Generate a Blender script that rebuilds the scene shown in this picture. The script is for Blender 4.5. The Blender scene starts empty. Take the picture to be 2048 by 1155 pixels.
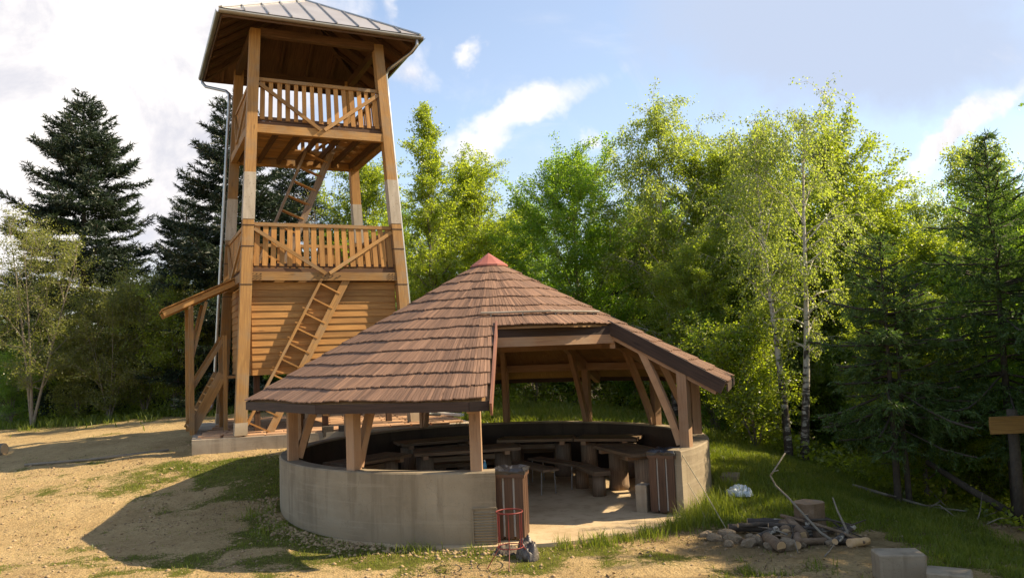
import bpy, math, random
import numpy as np
from mathutils import Vector, Matrix

R = math.radians
SC = bpy.context.scene
COL = SC.collection

# ------------------------------------------------------------------ camera
CAM_H = 2.65
F_PX = 1607.0 / 2048.0
PITCH, ROLL = R(4.4), R(2.3)
cam = bpy.data.cameras.new('camera')
cam.sensor_width = 36.0
cam.lens = 36.0 * F_PX
cam.clip_start, cam.clip_end = 0.1, 6000
camo = bpy.data.objects.new('camera', cam)
COL.objects.link(camo)
fw = Vector((0, math.cos(PITCH), math.sin(PITCH)))
u0 = Vector((0, -math.sin(PITCH), math.cos(PITCH)))
r0 = Vector((1, 0, 0))
rt = r0 * math.cos(ROLL) - u0 * math.sin(ROLL)
up = r0 * math.sin(ROLL) + u0 * math.cos(ROLL)
camo.matrix_world = Matrix(((rt.x, up.x, -fw.x, 0), (rt.y, up.y, -fw.y, 0), (rt.z, up.z, -fw.z, CAM_H), (0, 0, 0, 1)))
SC.camera = camo

# ------------------------------------------------------------------ sun, sky, exposure
SUN_AZ, SUN_EL = 9.0, 39.0          # degrees from +X towards +Y, and above the horizon
sd = Vector((math.cos(R(SUN_EL)) * math.cos(R(SUN_AZ)), math.cos(R(SUN_EL)) * math.sin(R(SUN_AZ)), math.sin(R(SUN_EL))))
sun = bpy.data.lights.new('sun', 'SUN')
sun.energy, sun.angle, sun.color = 4.5, R(0.55), (1.0, 0.83, 0.58)
suno = bpy.data.objects.new('sun', sun)
suno.rotation_euler = sd.to_track_quat('Z', 'Y').to_euler()
suno.location = sd * 60
COL.objects.link(suno)
SC.view_settings.view_transform = 'Standard'
SC.view_settings.look = 'None'
SC.view_settings.gamma = 1.0
SC.view_settings.exposure = 1.24
SC.cycles.max_bounces = 8
SC.cycles.transmission_bounces = 6
SC.cycles.use_denoising = True


class NT:
    """small helper to write node trees"""
    def __init__(s, tree):
        s.t = tree
        tree.nodes.clear()

    def n(s, typ, ins=None, **kw):
        nd = s.t.nodes.new(typ)
        for k, v in kw.items():
            setattr(nd, k, v)
        for k, v in (ins or {}).items():
            sk = nd.inputs[k]
            if isinstance(v, bpy.types.NodeSocket):
                s.t.links.new(v, sk)
            elif isinstance(v, bpy.types.Node):
                s.t.links.new(v.outputs[0], sk)
            else:
                sk.default_value = v
        return nd

    def math(s, op, a, b=0.0, clamp=False):
        return s.n('ShaderNodeMath', {0: a, 1: b}, operation=op, use_clamp=clamp).outputs[0]

    def mix(s, fac, a, b, mode='MIX'):
        m = s.n('ShaderNodeMix', data_type='RGBA', blend_type=mode)
        for i, v in ((0, fac), (6, a), (7, b)):
            if isinstance(v, bpy.types.NodeSocket):
                s.t.links.new(v, m.inputs[i])
            else:
                m.inputs[i].default_value = (v if i == 0 else (*v, 1) if len(v) == 3 else v)
        return m.outputs[2]

    def ramp(s, fac, stops):
        r = s.n('ShaderNodeValToRGB', {0: fac})
        el = r.color_ramp.elements
        while len(el) < len(stops):
            el.new(0.5)
        for e, (p, c) in zip(el, stops):
            e.position = p
            e.color = (*c, 1) if not isinstance(c, (int, float)) else (c, c, c, 1)
        return r.outputs[0]

    def rng(s, v, a, b, c=0.0, d=1.0, smooth=True):
        return s.n('ShaderNodeMapRange', {0: v, 1: a, 2: b, 3: c, 4: d}, interpolation_type='SMOOTHSTEP' if smooth else 'LINEAR').outputs[0]

    def noise(s, vec, scale, detail=4, rough=0.55, dist=0.0):
        return s.n('ShaderNodeTexNoise', {'Vector': vec, 'Scale': scale, 'Detail': detail, 'Roughness': rough, 'Distortion': dist}).outputs[0]


def build_world():
    w = bpy.data.worlds.new('World')
    SC.world = w
    w.use_nodes = True
    k = NT(w.node_tree)
    sky = k.n('ShaderNodeTexSky', sky_type='NISHITA', sun_disc=False, sun_elevation=R(SUN_EL),
              sun_rotation=R(90 - SUN_AZ), altitude=600, air_density=1.0, dust_density=0.6, ozone_density=1.5)
    d = k.n('ShaderNodeTexCoord').outputs['Generated']
    sep = k.n('ShaderNodeSeparateXYZ', {0: d})
    zz = k.math('ADD', k.math('MAXIMUM', sep.outputs[2], 0.0), 0.22)
    flat = k.n('ShaderNodeCombineXYZ', {0: k.math('DIVIDE', sep.outputs[0], zz), 1: k.math('DIVIDE', sep.outputs[1], zz), 2: 0.0}).outputs[0]
    n1 = k.noise(k.n('ShaderNodeMapping', {0: flat, 1: (0.4, 2.3, 0), 2: (0, 0, 0.5), 3: (1.0, 1.6, 1)}).outputs[0], 1.1, 7, 0.58, 0.25)
    n2 = k.noise(k.n('ShaderNodeMapping', {0: d, 1: (3.1, 0.2, 1.3)}).outputs[0], 5.5, 7, 0.62, 0.5)
    wob = k.n('ShaderNodeVectorMath', {0: k.n('ShaderNodeTexNoise', {'Vector': d, 'Scale': 9.0, 'Detail': 5.0, 'Roughness': 0.6}).outputs[1], 1: (0.5, 0.5, 0.5)}, operation='SUBTRACT').outputs[0]
    wob = k.n('ShaderNodeVectorMath', {0: wob, 3: 0.12}, operation='SCALE').outputs[0]
    dw = k.n('ShaderNodeVectorMath', {0: d, 1: wob}, operation='ADD').outputs[0]

    def bank(az, el, ra, rb, tilt):
        """an elongated cloud bank centred on a compass direction (az from +Y to +X)"""
        ca, ce = R(az), R(el)
        c = Vector((math.sin(ca) * math.cos(ce), math.cos(ca) * math.cos(ce), math.sin(ce)))
        rx = Vector((math.cos(ca), -math.sin(ca), 0))
        uy = rx.cross(c)
        a = rx * math.cos(tilt) + uy * math.sin(tilt)
        b = -rx * math.sin(tilt) + uy * math.cos(tilt)
        da = k.n('ShaderNodeVectorMath', {0: k.n('ShaderNodeVectorMath', {0: dw, 1: c}, operation='SUBTRACT').outputs[0], 1: tuple(a / ra)}, operation='DOT_PRODUCT').outputs['Value']
        db = k.n('ShaderNodeVectorMath', {0: k.n('ShaderNodeVectorMath', {0: dw, 1: c}, operation='SUBTRACT').outputs[0], 1: tuple(b / rb)}, operation='DOT_PRODUCT').outputs['Value']
        dc = k.n('ShaderNodeVectorMath', {0: dw, 1: tuple(c)}, operation='DOT_PRODUCT').outputs['Value']
        r2 = k.math('ADD', k.math('MULTIPLY', da, da), k.math('MULTIPLY', db, db))
        g = k.math('SUBTRACT', 1.0, k.math('SQRT', r2), clamp=True)
        return k.math('MULTIPLY', g, k.math('GREATER_THAN', dc, 0.0))
    big = bank(-26, 19, 0.34, 0.42, 0.2)
    low = bank(-33, 9, 0.30, 0.10, 0.1)
    streak = bank(0.6, 16.4, 0.16, 0.034, 0.36)
    puff = bank(-2.4, 20.7, 0.026, 0.016, 0.6)
    puff2 = bank(-7.6, 20.0, 0.040, 0.055, 0.2)
    puff3 = bank(6.2, 14.3, 0.018, 0.020, 0.2)
    puff4 = bank(-8.0, 23.5, 0.02, 0.05, 0.1)
    rgt = bank(29.2, 12.4, 0.085, 0.022, 0.6)
    tot = big
    for b in (low, rgt):
        tot = k.math('MAXIMUM', tot, b)
    thin = streak
    for b in (puff, puff2, puff3, puff4):
        thin = k.math('MAXIMUM', thin, k.math('MULTIPLY', b, 0.70))
    cov = k.math('ADD', k.math('MULTIPLY', tot, 1.5), k.math('MULTIPLY', k.math('SUBTRACT', n2, 0.5), 1.5))
    cov = k.rng(cov, 0.12, 0.85)
    cov2 = k.math('MULTIPLY', k.rng(k.math('ADD', thin, k.math('MULTIPLY', k.math('SUBTRACT', n2, 0.5), 1.5)), 0.14, 0.86), .92)
    gen = k.rng(n1, 0.56, 0.80)
    gen = k.math('MULTIPLY', gen, 0.75)
    cov = k.math('MAXIMUM', k.math('MAXIMUM', cov, cov2), gen)
    veil = k.math('MULTIPLY', k.rng(k.noise(flat, 0.55, 3, 0.5), 0.30, 0.68), 0.55)
    base = k.mix(1.0, sky.outputs[0], (2.35, 2.12, 1.92), 'MULTIPLY')
    soft = k.math('MAXIMUM', bank(23, 20, 0.33, 0.16, -0.25), bank(-38, 16, 0.3, 0.25, 0.2))
    veil = k.math('MAXIMUM', veil, k.math('MULTIPLY', k.rng(k.math('ADD', soft, k.math('MULTIPLY', k.math('SUBTRACT', n2, 0.5), 0.5)), 0.0, 0.6), .95))
    grey = k.mix(veil, base, (4.7, 5.4, 6.9))
    shade = k.mix(k.rng(n2, 0.34, 0.62), (6.0, 6.0, 6.6), (9.8, 9.3, 8.9))
    colr = k.mix(cov, grey, shade)
    k.n('ShaderNodeOutputWorld', {0: k.n('ShaderNodeBackground', {0: colr, 1: 0.055})})


build_world()

# ------------------------------------------------------------------ numeric helpers
rs = np.random.RandomState(7)
random.seed(7)


def vnoise(x, y, s, seed=0):
    x = np.asarray(x, float) / s + 137.3 * (seed + 1)
    y = np.asarray(y, float) / s + 71.9 * (seed + 1)
    xi, yi = np.floor(x).astype(np.int64), np.floor(y).astype(np.int64)
    fx, fy = x - xi, y - yi
    fx, fy = fx * fx * (3 - 2 * fx), fy * fy * (3 - 2 * fy)

    def h(a, b):
        v = (a * 374761393 + b * 668265263 + seed * 97531) & 0xffffffff
        v = ((v ^ (v >> 13)) * 1274126177) & 0xffffffff
        return ((v ^ (v >> 16)) & 0xffff) / 65535.0
    return (h(xi, yi) * (1 - fx) + h(xi + 1, yi) * fx) * (1 - fy) + (h(xi, yi + 1) * (1 - fx) + h(xi + 1, yi + 1) * fx) * fy


def fbm(x, y, s, seed=0, o=4):
    t, a, w = 0, 1.0, 0
    for i in range(o):
        t = t + a * vnoise(x, y, s / 2 ** i, seed + i * 11)
        w += a
        a *= 0.55
    return t / w


# ------------------------------------------------------------------ terrain
KC = (-0.42, 15.17)           # centre of the round shelter
KO = -2.7                     # its first post is at this angle
TC, TYAW = (-5.29, 21.047), 0.449   # centre and turn of the lookout tower
TZ = 1.015                    # top of the paved slab


def kp(ang, r):
    return (KC[0] + r * math.cos(R(ang)), KC[1] + r * math.sin(R(ang)))


def tp(x, y):
    c, s = math.cos(TYAW), math.sin(TYAW)
    return (TC[0] + x * c - y * s, TC[1] + x * s + y * c)


ctrl = []
for a, z in ((-148, .05), (-163, .12), (180, .30), (150, .62), (120, .84), (90, .80), (60, .72), (30, .48), (0, .30), (-24, .16),
             (-38, -.02), (-60, -.05), (-92, -.03), (-119, .0)):
    ctrl.append((*kp(a, 3.95), z))
ctrl += [(-7.35, 17.9, .64), (-9, 20, .72), (-10, 24, .85), (-8.5, 27, .92), (-4, 27.5, .95), (-0.6, 22.5, .88), (-5.3, 21, .8),
         (-6.9, 13.5, .05), (-12.3, 19.5, .55), (-16, 28, .75), (-20, 34, .7), (-10, 14.5, .2), (-6.5, 10.5, .03), (0, 9.6, -.02),
         (-14, 10, .1), (5.3, 8.9, -.12), (0, 4, .35), (-6, 4, .3), (6, 4, .2), (0, 0, 1.0), (4.1, 11.7, -.10), (4.2, 17.1, .40),
         (6.2, 17.9, -.06), (5.2, 14.5, -.02), (6.8, 14.6, -.42), (8.2, 13.3, -.50), (7, 11, -.35), (10, 10, -.8), (14, 16, -2.2), (11, 20, -1.5),
         (8, 25, -.6), (0, 26, .85), (4, 25, .45), (-12, 38, .7), (0, 36, .2), (8, 36, -1.2), (16, 34, -3.0), (-26, 22, .5), (-28, 40, .2), (22, 10, -3.5)]
ctrl = np.array(ctrl)


def _tps(r2):
    return np.where(r2 > 1e-9, 0.5 * r2 * np.log(np.maximum(r2, 1e-9)), 0)


_n = len(ctrl)
_K = _tps(((ctrl[:, None, :2] - ctrl[None, :, :2]) ** 2).sum(2)) + np.eye(_n) * 0.6
_P = np.c_[np.ones(_n), ctrl[:, :2]]
_A = np.block([[_K, _P], [_P.T, np.zeros((3, 3))]])
_W = np.linalg.solve(_A, np.r_[ctrl[:, 2], 0, 0, 0])


def ground_np(x, y):
    x, y = np.asarray(x, float), np.asarray(y, float)
    cx, cy = np.clip(x, -30, 24), np.clip(y, 0, 42)
    q = np.stack([cx.ravel(), cy.ravel()], 1)
    z = np.zeros(len(q))
    for i in range(0, len(q), 20000):
        b = q[i:i + 20000]
        r2 = ((b[:, None, :] - ctrl[None, :, :2]) ** 2).sum(2)
        z[i:i + 20000] = _tps(r2) @ _W[:_n] + _W[_n] + b @ _W[_n + 1:]
    z = z.reshape(x.shape)
    out = np.hypot(x - cx, y - cy)
    z = z - 16 * (1 - np.exp(-out / 60.0))
    near_k = np.hypot(x - KC[0], y - KC[1])
    amp = np.clip((near_k - 3.9) / 1.0, 0.15, 1)
    z = z + (fbm(x, y, 1.6, 3) - .5) * 0.10 * amp + (fbm(x, y, .5, 5, 3) - .5) * 0.075 * amp
    # level pads under the shelter floor and the slab
    z = np.where(near_k < 3.75, np.minimum(z, -0.12), z)
    return z


def gz(x, y):
    return float(ground_np(np.array([x]), np.array([y]))[0])


def grass_mask(x, y):
    """0 bare earth, 1 full grass"""
    n = fbm(x, y, 1.7, 21)
    nf = fbm(x, y, .42, 31, 3)
    k = np.hypot(x - KC[0], y - KC[1])
    ang = np.degrees(np.arctan2(y - KC[1], x - KC[0]))

    def g(cx, cy, sx, sy, a):
        return a * np.exp(-((x - cx) / sx) ** 2 - ((y - cy) / sy) ** 2)
    m = 0.12 + g(-5.6, 17.0, 1.9, .7, .5) + g(-4.8, 15.4, 1.3, 1.9, .60) + g(-6.6, 16.4, 2.4, 1.0, .46) + g(-9.6, 18.9, 2.0, .9, .42) + g(-3.6, 12.2, 1.0, .8, .42) + g(-8.5, 15.3, 2.0, .7, .25)
    m = m + 0.75 / (1 + np.exp(-(x - 3.3 - (10.9 - y) * .55) * 2.2)) * (y > 8)
    m = m + 0.9 / (1 + np.exp(-(y - 21.5) * 1.5)) * (x > -1.5)
    m = m + 0.75 / (1 + np.exp(-(y - 27.0 - (x + 12) * .15) * 1.4)) * (x <= -1.5)
    m = m + np.where((k > 3.7) & (k < 4.9), .34 * np.exp(-((k - 4.15) / .45) ** 2), 0)
    m = m + g(.6, 10.4, 2.8, .8, .36) + g(-2.4, 10.7, 1.6, .5, .25)
    # trodden ground round the fire place and bare litter at the edge of the wood
    m = m - g(3.8, 11.2, 1.5, .85, 1.25) - g(7.9, 12.2, 1.2, 1.2, .7) - g(4.6, 9.2, 1.3, .5, .45)
    m = m + (n - .5) * 1.15 + (nf - .5) * 1.1
    return np.clip(m, 0, 1)


# ------------------------------------------------------------------ materials
MAT = {}


def new_mat(name):
    m = bpy.data.materials.new(name)
    m.use_nodes = True
    MAT[name] = m
    return m, NT(m.node_tree)


def finish(k, col, rough=0.8, bump=None, bstr=0.3, bdist=0.02, metal=0.0, spec=0.3):
    ins = {'Base Color': col, 'Roughness': rough, 'Metallic': metal, 'Specular IOR Level': spec}
    if bump is not None:
        ins['Normal'] = k.n('ShaderNodeBump', {'Height': bump, 'Strength': bstr, 'Distance': bdist}).outputs[0]
    k.n('ShaderNodeOutputMaterial', {0: k.n('ShaderNodeBsdfPrincipled', ins)})


def wood_mat(name, a, b, rough=.72, weather=None, var=.35, grain=26.0):
    m, k = new_mat(name)
    uv = k.n('ShaderNodeUVMap').outputs[0]
    oi = k.n('ShaderNodeObjectInfo').outputs['Random']
    at = k.n('ShaderNodeAttribute', attribute_name='rnd').outputs['Fac']
    r = k.math('FRACT', k.math('ADD', oi, at))
    off = k.n('ShaderNodeCombineXYZ', {0: k.math('MULTIPLY', r, 37.0), 1: k.math('MULTIPLY', r, 91.0), 2: 0.0}).outputs[0]
    v = k.n('ShaderNodeVectorMath', {0: uv, 1: off}, operation='ADD').outputs[0]
    g1 = k.noise(k.n('ShaderNodeMapping', {0: v, 3: (1.2, grain, 1)}).outputs[0], 1.6, 5, .6, .6)
    g2 = k.noise(k.n('ShaderNodeMapping', {0: v, 3: (.7, 3.0, 1)}).outputs[0], 1.0, 3, .5)
    knot = k.n('ShaderNodeTexVoronoi', {'Vector': k.n('ShaderNodeMapping', {0: v, 3: (1.3, 5.0, 1)}).outputs[0], 'Scale': 1.0}).outputs['Distance']
    c = k.mix(k.rng(g1, .3, .72), b, a)
    c = k.mix(k.math('MULTIPLY', k.rng(g2, .42, .75), .45), c, tuple(x * .55 for x in b))
    c = k.mix(k.rng(knot, .05, .13, .55, 0.0), c, tuple(x * .35 for x in b))
    if weather:
        gen = k.n('ShaderNodeTexCoord').outputs['Object']
        c = k.mix(k.math('MULTIPLY', k.rng(k.noise(gen, 1.7, 5, .6), .44, .66), .62), c, weather)
    c = k.mix(1.0, c, k.n('ShaderNodeCombineColor', {0: k.math('ADD', 1 - var / 2, k.math('MULTIPLY', r, var)), 1: k.math('ADD', 1 - var / 2, k.math('MULTIPLY', r, var * .95)), 2: k.math('ADD', 1 - var / 2, k.math('MULTIPLY', r, var * .85))}).outputs[0], 'MULTIPLY')
    finish(k, c, rough, g1, .35, .008)
    return m


wood_mat('tower_wood', (.40, .222, .072), (.255, .130, .042), weather=(.235, .175, .110), var=.48)
wood_mat('tower_board', (.43, .222, .064), (.29, .140, .040), var=.42)
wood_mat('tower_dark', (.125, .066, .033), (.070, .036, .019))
wood_mat('shelter_wood', (.40, .245, .140), (.28, .160, .090), weather=(.34, .235, .155))
wood_mat('shelter_deck', (.34, .20, .085), (.23, .125, .055))
wood_mat('fascia', (.060, .036, .026), (.032, .020, .015))
wood_mat('barge', (.27, .125, .085), (.17, .075, .05))
wood_mat('shingle', (.250, .146, .094), (.138, .077, .050), var=.50, grain=34.0, rough=.78)
wood_mat('bin_slat', (.120, .064, .038), (.068, .037, .024), var=.3, rough=.55)
wood_mat('sign_wood', (.36, .205, .065), (.23, .125, .042))
wood_mat('old_wood', (.30, .20, .12), (.15, .095, .058), weather=(.24, .19, .14))
wood_mat('table_wood', (.24, .155, .088), (.12, .075, .044), weather=(.20, .16, .11))
wood_mat('grey_wood', (.36, .31, .25), (.20, .165, .125), weather=(.40, .36, .31))


def noise_mat(name, stops, scale=3.0, detail=6, rough=.85, bstr=.3, bdist=.02, fine=30.0, metal=0.0, spec=.3, fmix=.35):
    m, k = new_mat(name)
    o = k.n('ShaderNodeTexCoord').outputs['Object']
    n = k.noise(o, scale, detail, .6)
    f = k.noise(o, fine, 4, .6)
    v = k.math('ADD', k.math('MULTIPLY', n, 1 - fmix), k.math('MULTIPLY', f, fmix))
    finish(k, k.ramp(v, stops), rough, f, bstr, bdist, metal, spec)
    return m


def concrete_mat(name, base, dark, light, splash=.45):
    m, k = new_mat(name)
    o = k.n('ShaderNodeTexCoord').outputs['Object']
    sep = k.n('ShaderNodeSeparateXYZ', {0: o})
    n = k.noise(o, 1.1, 6, .62)
    f = k.noise(o, 55.0, 4, .6)
    streak = k.noise(k.n('ShaderNodeMapping', {0: o, 3: (5.0, 5.0, .45)}).outputs[0], 1.0, 5, .6)
    lay = k.noise(k.n('ShaderNodeMapping', {0: o, 3: (.6, .6, 13.0)}).outputs[0], 1.0, 4, .65)
    c = k.ramp(n, [(.28, dark), (.5, base), (.75, light)])
    c = k.mix(k.math('MULTIPLY', k.rng(streak, .50, .66), .62), c, dark)
    c = k.mix(k.math('MULTIPLY', k.rng(lay, .52, .66), .35), c, light)
    crk = k.n('ShaderNodeTexVoronoi', {'Vector': k.n('ShaderNodeMapping', {0: k.n('ShaderNodeVectorMath', {0: o, 1: k.n('ShaderNodeTexNoise', {'Vector': o, 'Scale': 3.0, 'Detail': 5.0}).outputs[1]}, operation='ADD').outputs[0], 3: (.5, .5, .28)}).outputs[0], 'Scale': 1.3}, feature='DISTANCE_TO_EDGE').outputs[0]
    c = k.mix(k.rng(crk, .001, .004, .22, 0), c, tuple(x * .5 for x in dark))
    pit = k.n('ShaderNodeTexVoronoi', {'Vector': o, 'Scale': 26.0}).outputs[0]
    c = k.mix(k.rng(pit, .10, .20, .45, 0), c, dark)
    # splashed soil low on the wall, with a ragged upper edge
    soil = k.rng(k.math('ADD', sep.outputs[2], k.math('MULTIPLY', n, -.5)), -.22, .02, 1.0, 0.0)
    c = k.mix(k.math('MULTIPLY', soil, splash), c, (.22, .155, .085))
    c = k.mix(k.rng(f, .62, .75, 0, .35), c, dark)
    finish(k, c, .9, k.math('ADD', f, k.math('MULTIPLY', lay, .9)), .35, .012)
    return m


concrete_mat('concrete', (.285, .228, .152), (.185, .143, .092), (.365, .300, .208))
concrete_mat('concrete_floor', (.46, .345, .205), (.32, .225, .120), (.55, .42, .265), 0.0)
concrete_mat('block', (.300, .240, .165), (.170, .130, .085), (.385, .320, .235), .3)
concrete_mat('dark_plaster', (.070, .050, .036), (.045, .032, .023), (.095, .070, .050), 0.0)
concrete_mat('concrete_grey', (.37, .30, .215), (.23, .18, .125), (.47, .395, .295))
noise_mat('paver', [(.3, (.30, .16, .085)), (.5, (.42, .245, .135)), (.72, (.50, .33, .20))], 1.3, 5, .9, .4, .01)
noise_mat('zinc', [(.3, (.30, .30, .29)), (.7, (.46, .45, .43))], 2.0, 4, .38, .05, .004, metal=.85, spec=.5)
noise_mat('zinc_sheet', [(.3, (.50, .44, .38)), (.7, (.66, .60, .53))], 1.2, 4, .42, .05, .004, metal=.7, spec=.5)
noise_mat('red_cap', [(.3, (.27, .085, .060)), (.7, (.38, .14, .10))], 3, 4, .5, .1)
noise_mat('red_paint', [(.35, (.20, .022, .020)), (.7, (.13, .035, .026))], 9, 4, .5, .2, .004)
noise_mat('steel', [(.3, (.38, .37, .36)), (.7, (.55, .54, .53))], 8, 4, .35, .05, .003, metal=.9)
noise_mat('white_paint', [(.3, (.56, .53, .47)), (.7, (.68, .65, .59))], 7, 4, .7, .1)
noise_mat('black_bag', [(.3, (.012, .012, .014)), (.7, (.035, .035, .038))], 6, 4, .28, .5, .02, spec=.6)
noise_mat('grey_bag', [(.38, (.045, .036, .030)), (.58, (.12, .10, .085)), (.75, (.34, .31, .28))], 6, 5, .4, .5, .02, spec=.5)
noise_mat('pale_bag', [(.35, (.32, .36, .38)), (.6, (.55, .60, .62)), (.8, (.70, .74, .75))], 7, 5, .45, .5, .02, spec=.5)
noise_mat('blue_plastic', [(.3, (.10, .30, .42)), (.7, (.16, .42, .55))], 7, 3, .2, .0)
noise_mat('stone', [(.3, (.12, .085, .052)), (.5, (.22, .165, .105)), (.72, (.33, .26, .175))], 5, 6, .9, .5, .02)
noise_mat('ash', [(.3, (.055, .045, .036)), (.7, (.15, .115, .085))], 5, 6, .95, .5, .02)
noise_mat('bark_log', [(.3, (.085, .056, .034)), (.55, (.18, .122, .075)), (.75, (.28, .205, .14))], 6, 6, .9, .6, .02)
noise_mat('bark_grey', [(.3, (.085, .070, .052)), (.55, (.17, .145, .110)), (.75, (.26, .23, .18))], 6, 6, .9, .6, .02)
noise_mat('bark_dark', [(.3, (.035, .028, .021)), (.7, (.095, .075, .056))], 7, 6, .92, .6, .02)
noise_mat('bark_pale', [(.3, (.13, .110, .082)), (.6, (.24, .205, .155)), (.8, (.34, .30, .235))], 6, 6, .85, .4, .02)
noise_mat('cut_wood', [(.3, (.46, .29, .14)), (.7, (.58, .40, .22))], 9, 5, .8, .3, .01)
noise_mat('rope', [(.3, (.32, .26, .16)), (.7, (.45, .38, .25))], 20, 4, .9)
noise_mat('litter', [(.25, (.11, .07, .04)), (.55, (.24, .165, .09)), (.8, (.40, .31, .19))], 2.5, 5, .95, .4, .02, fine=9)
noise_mat('soil_clod', [(.25, (.22, .15, .08)), (.55, (.36, .255, .14)), (.8, (.50, .385, .24))], 2.0, 5, .95, .5, .01)


def birch_mat():
    m, k = new_mat('bark_birch')
    o = k.n('ShaderNodeTexCoord').outputs['Object']
    sep = k.n('ShaderNodeSeparateXYZ', {0: o})
    bands = k.noise(k.n('ShaderNodeMapping', {0: o, 3: (3.0, 3.0, 14.0)}).outputs[0], 1.0, 5, .65)
    patch = k.noise(k.n('ShaderNodeMapping', {0: o, 3: (5, 5, 2.2)}).outputs[0], 1.0, 5, .65)
    # rough black bark on the lowest metre and a half of the trunk, as old birches have
    low = k.rng(sep.outputs[2], 0.2, 3.4, .13, -.01)
    v = k.rng(k.math('ADD', bands, low), .54, .64)
    v2 = k.rng(k.math('ADD', patch, low), .56, .66)
    c = k.mix(k.math('MAXIMUM', v, v2), (.45, .41, .34), (.055, .043, .034))
    finish(k, c, .8, bands, .5, .02)


birch_mat()


def leaf_mat(name, cols, trans, tfac=.5, gloss=.04):
    m, k = new_mat(name)
    a = k.n('ShaderNodeAttribute', attribute_name='rnd').outputs['Fac']
    o = k.n('ShaderNodeTexCoord').outputs['Object']
    oi = k.n('ShaderNodeObjectInfo').outputs['Random']
    clump = k.noise(o, .9, 3, .5)
    v = k.math('ADD', k.math('MULTIPLY', a, .55), k.math('ADD', k.math('MULTIPLY', k.rng(clump, .3, .7), .3), k.math('MULTIPLY', oi, .15)))
    c = k.ramp(v, [(0.08, cols[0]), (.5, cols[1]), (.92, cols[2])])
    ct = k.mix(1.0, c, trans, 'MULTIPLY')
    df = k.n('ShaderNodeBsdfDiffuse', {0: c})
    tr = k.n('ShaderNodeBsdfTranslucent', {0: ct})
    mx = k.n('ShaderNodeMixShader', {0: tfac, 1: df.outputs[0], 2: tr.outputs[0]})
    gl = k.n('ShaderNodeBsdfGlossy', {0: (1, 1, 1, 1), 'Roughness': .45})
    k.n('ShaderNodeOutputMaterial', {0: k.n('ShaderNodeMixShader', {0: gloss, 1: mx.outputs[0], 2: gl.outputs[0]}).outputs[0]})


leaf_mat('leaf_green', [(0.062, 0.119, 0.015), (0.109, 0.189, 0.020), (0.171, 0.260, 0.031)], (3.0, 2.75, 1.3), .62)
leaf_mat('leaf_yellow', [(0.084, 0.124, 0.013), (0.148, 0.200, 0.019), (0.211, 0.260, 0.030)], (3.0, 2.75, 1.3), .62)
leaf_mat('leaf_birch', [(0.088, 0.127, 0.026), (0.145, 0.194, 0.040), (0.211, 0.258, 0.060)], (3.0, 2.75, 1.3), .62)
leaf_mat('leaf_bush', [(0.085, 0.124, 0.014), (0.147, 0.198, 0.019), (0.223, 0.271, 0.030)], (3.0, 2.75, 1.3), .62)
leaf_mat('leaf_olive', [(.095, .110, .022), (.160, .175, .034), (.230, .235, .055)], (2.3, 2.3, 1.3), .5)
leaf_mat('needle', [(.012, .022, .012), (.024, .040, .020), (.042, .062, .028)], (1.4, 1.5, 1.0), .2, .03)
leaf_mat('needle_shade', [(0.041, 0.072, 0.020), (0.070, 0.116, 0.031), (0.116, 0.171, 0.048)], (2.0, 2.1, 1.0), .40, .02)
leaf_mat('grass_blade', [(.070, .098, .012), (.130, .168, .018), (.215, .228, .045)], (2.0, 2.0, 1.1), .45, .02)
leaf_mat('needle_brown', [(.075, .045, .018), (.12, .075, .028), (.16, .105, .04)], (1.5, 1.4, 1.0), .25, .02)


def ground_mat():
    m, k = new_mat('ground')
    o = k.n('ShaderNodeTexCoord').outputs['Object']
    g = k.n('ShaderNodeAttribute', attribute_name='grass').outputs['Fac']
    w = k.n('ShaderNodeAttribute', attribute_name='wood').outputs['Fac']
    n1 = k.noise(o, .55, 6, .62)
    n2 = k.noise(o, 5.0, 6, .68)
    n3 = k.noise(o, 42.0, 4, .65)
    dirt = k.ramp(k.math('ADD', k.math('MULTIPLY', n1, .5), k.math('MULTIPLY', n2, .5)),
                  [(.30, (.300, .198, .088)), (.46, (.465, .322, .150)), (.60, (.560, .400, .195)), (.75, (.625, .465, .248))])
    dirt = k.mix(k.rng(n3, .55, .72, 0, .55), dirt, (.22, .145, .075))
    dirt = k.mix(k.rng(n3, .30, .42, .35, 0), dirt, (.60, .47, .30))
    n4 = k.noise(o, 15.0, 5, .7)
    dirt = k.mix(k.rng(n4, .54, .70, 0, .60), dirt, (.215, .140, .062))
    dirt = k.mix(k.rng(n4, .28, .40, .45, 0), dirt, (.62, .485, .275))
    straw = k.rng(k.noise(k.n('ShaderNodeMapping', {0: o, 2: (0, 0, .4), 3: (9, 34, 1)}).outputs[0], 1.0, 5, .65), .55, .68)
    dirt = k.mix(k.math('MULTIPLY', straw, .38), dirt, (.30, .22, .10))
    turf = k.ramp(n2, [(.28, (.085, .085, .018)), (.5, (.140, .140, .026)), (.72, (.230, .195, .060))])
    gm = k.rng(k.math('ADD', g, k.math('MULTIPLY', k.math('SUBTRACT', k.math('MULTIPLY', k.math('ADD', n4, n3), .5), .5), 1.6)), .42, .60)
    c = k.mix(gm, dirt, turf)
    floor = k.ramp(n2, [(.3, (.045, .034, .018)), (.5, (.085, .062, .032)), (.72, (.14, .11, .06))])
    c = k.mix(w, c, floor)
    h = k.math('ADD', k.math('ADD', k.math('MULTIPLY', n2, 1.0), k.math('MULTIPLY', n4, 1.1)), k.math('MULTIPLY', n3, .6))
    finish(k, c, .95, h, 1.0, .08, spec=.1)


ground_mat()


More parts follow.
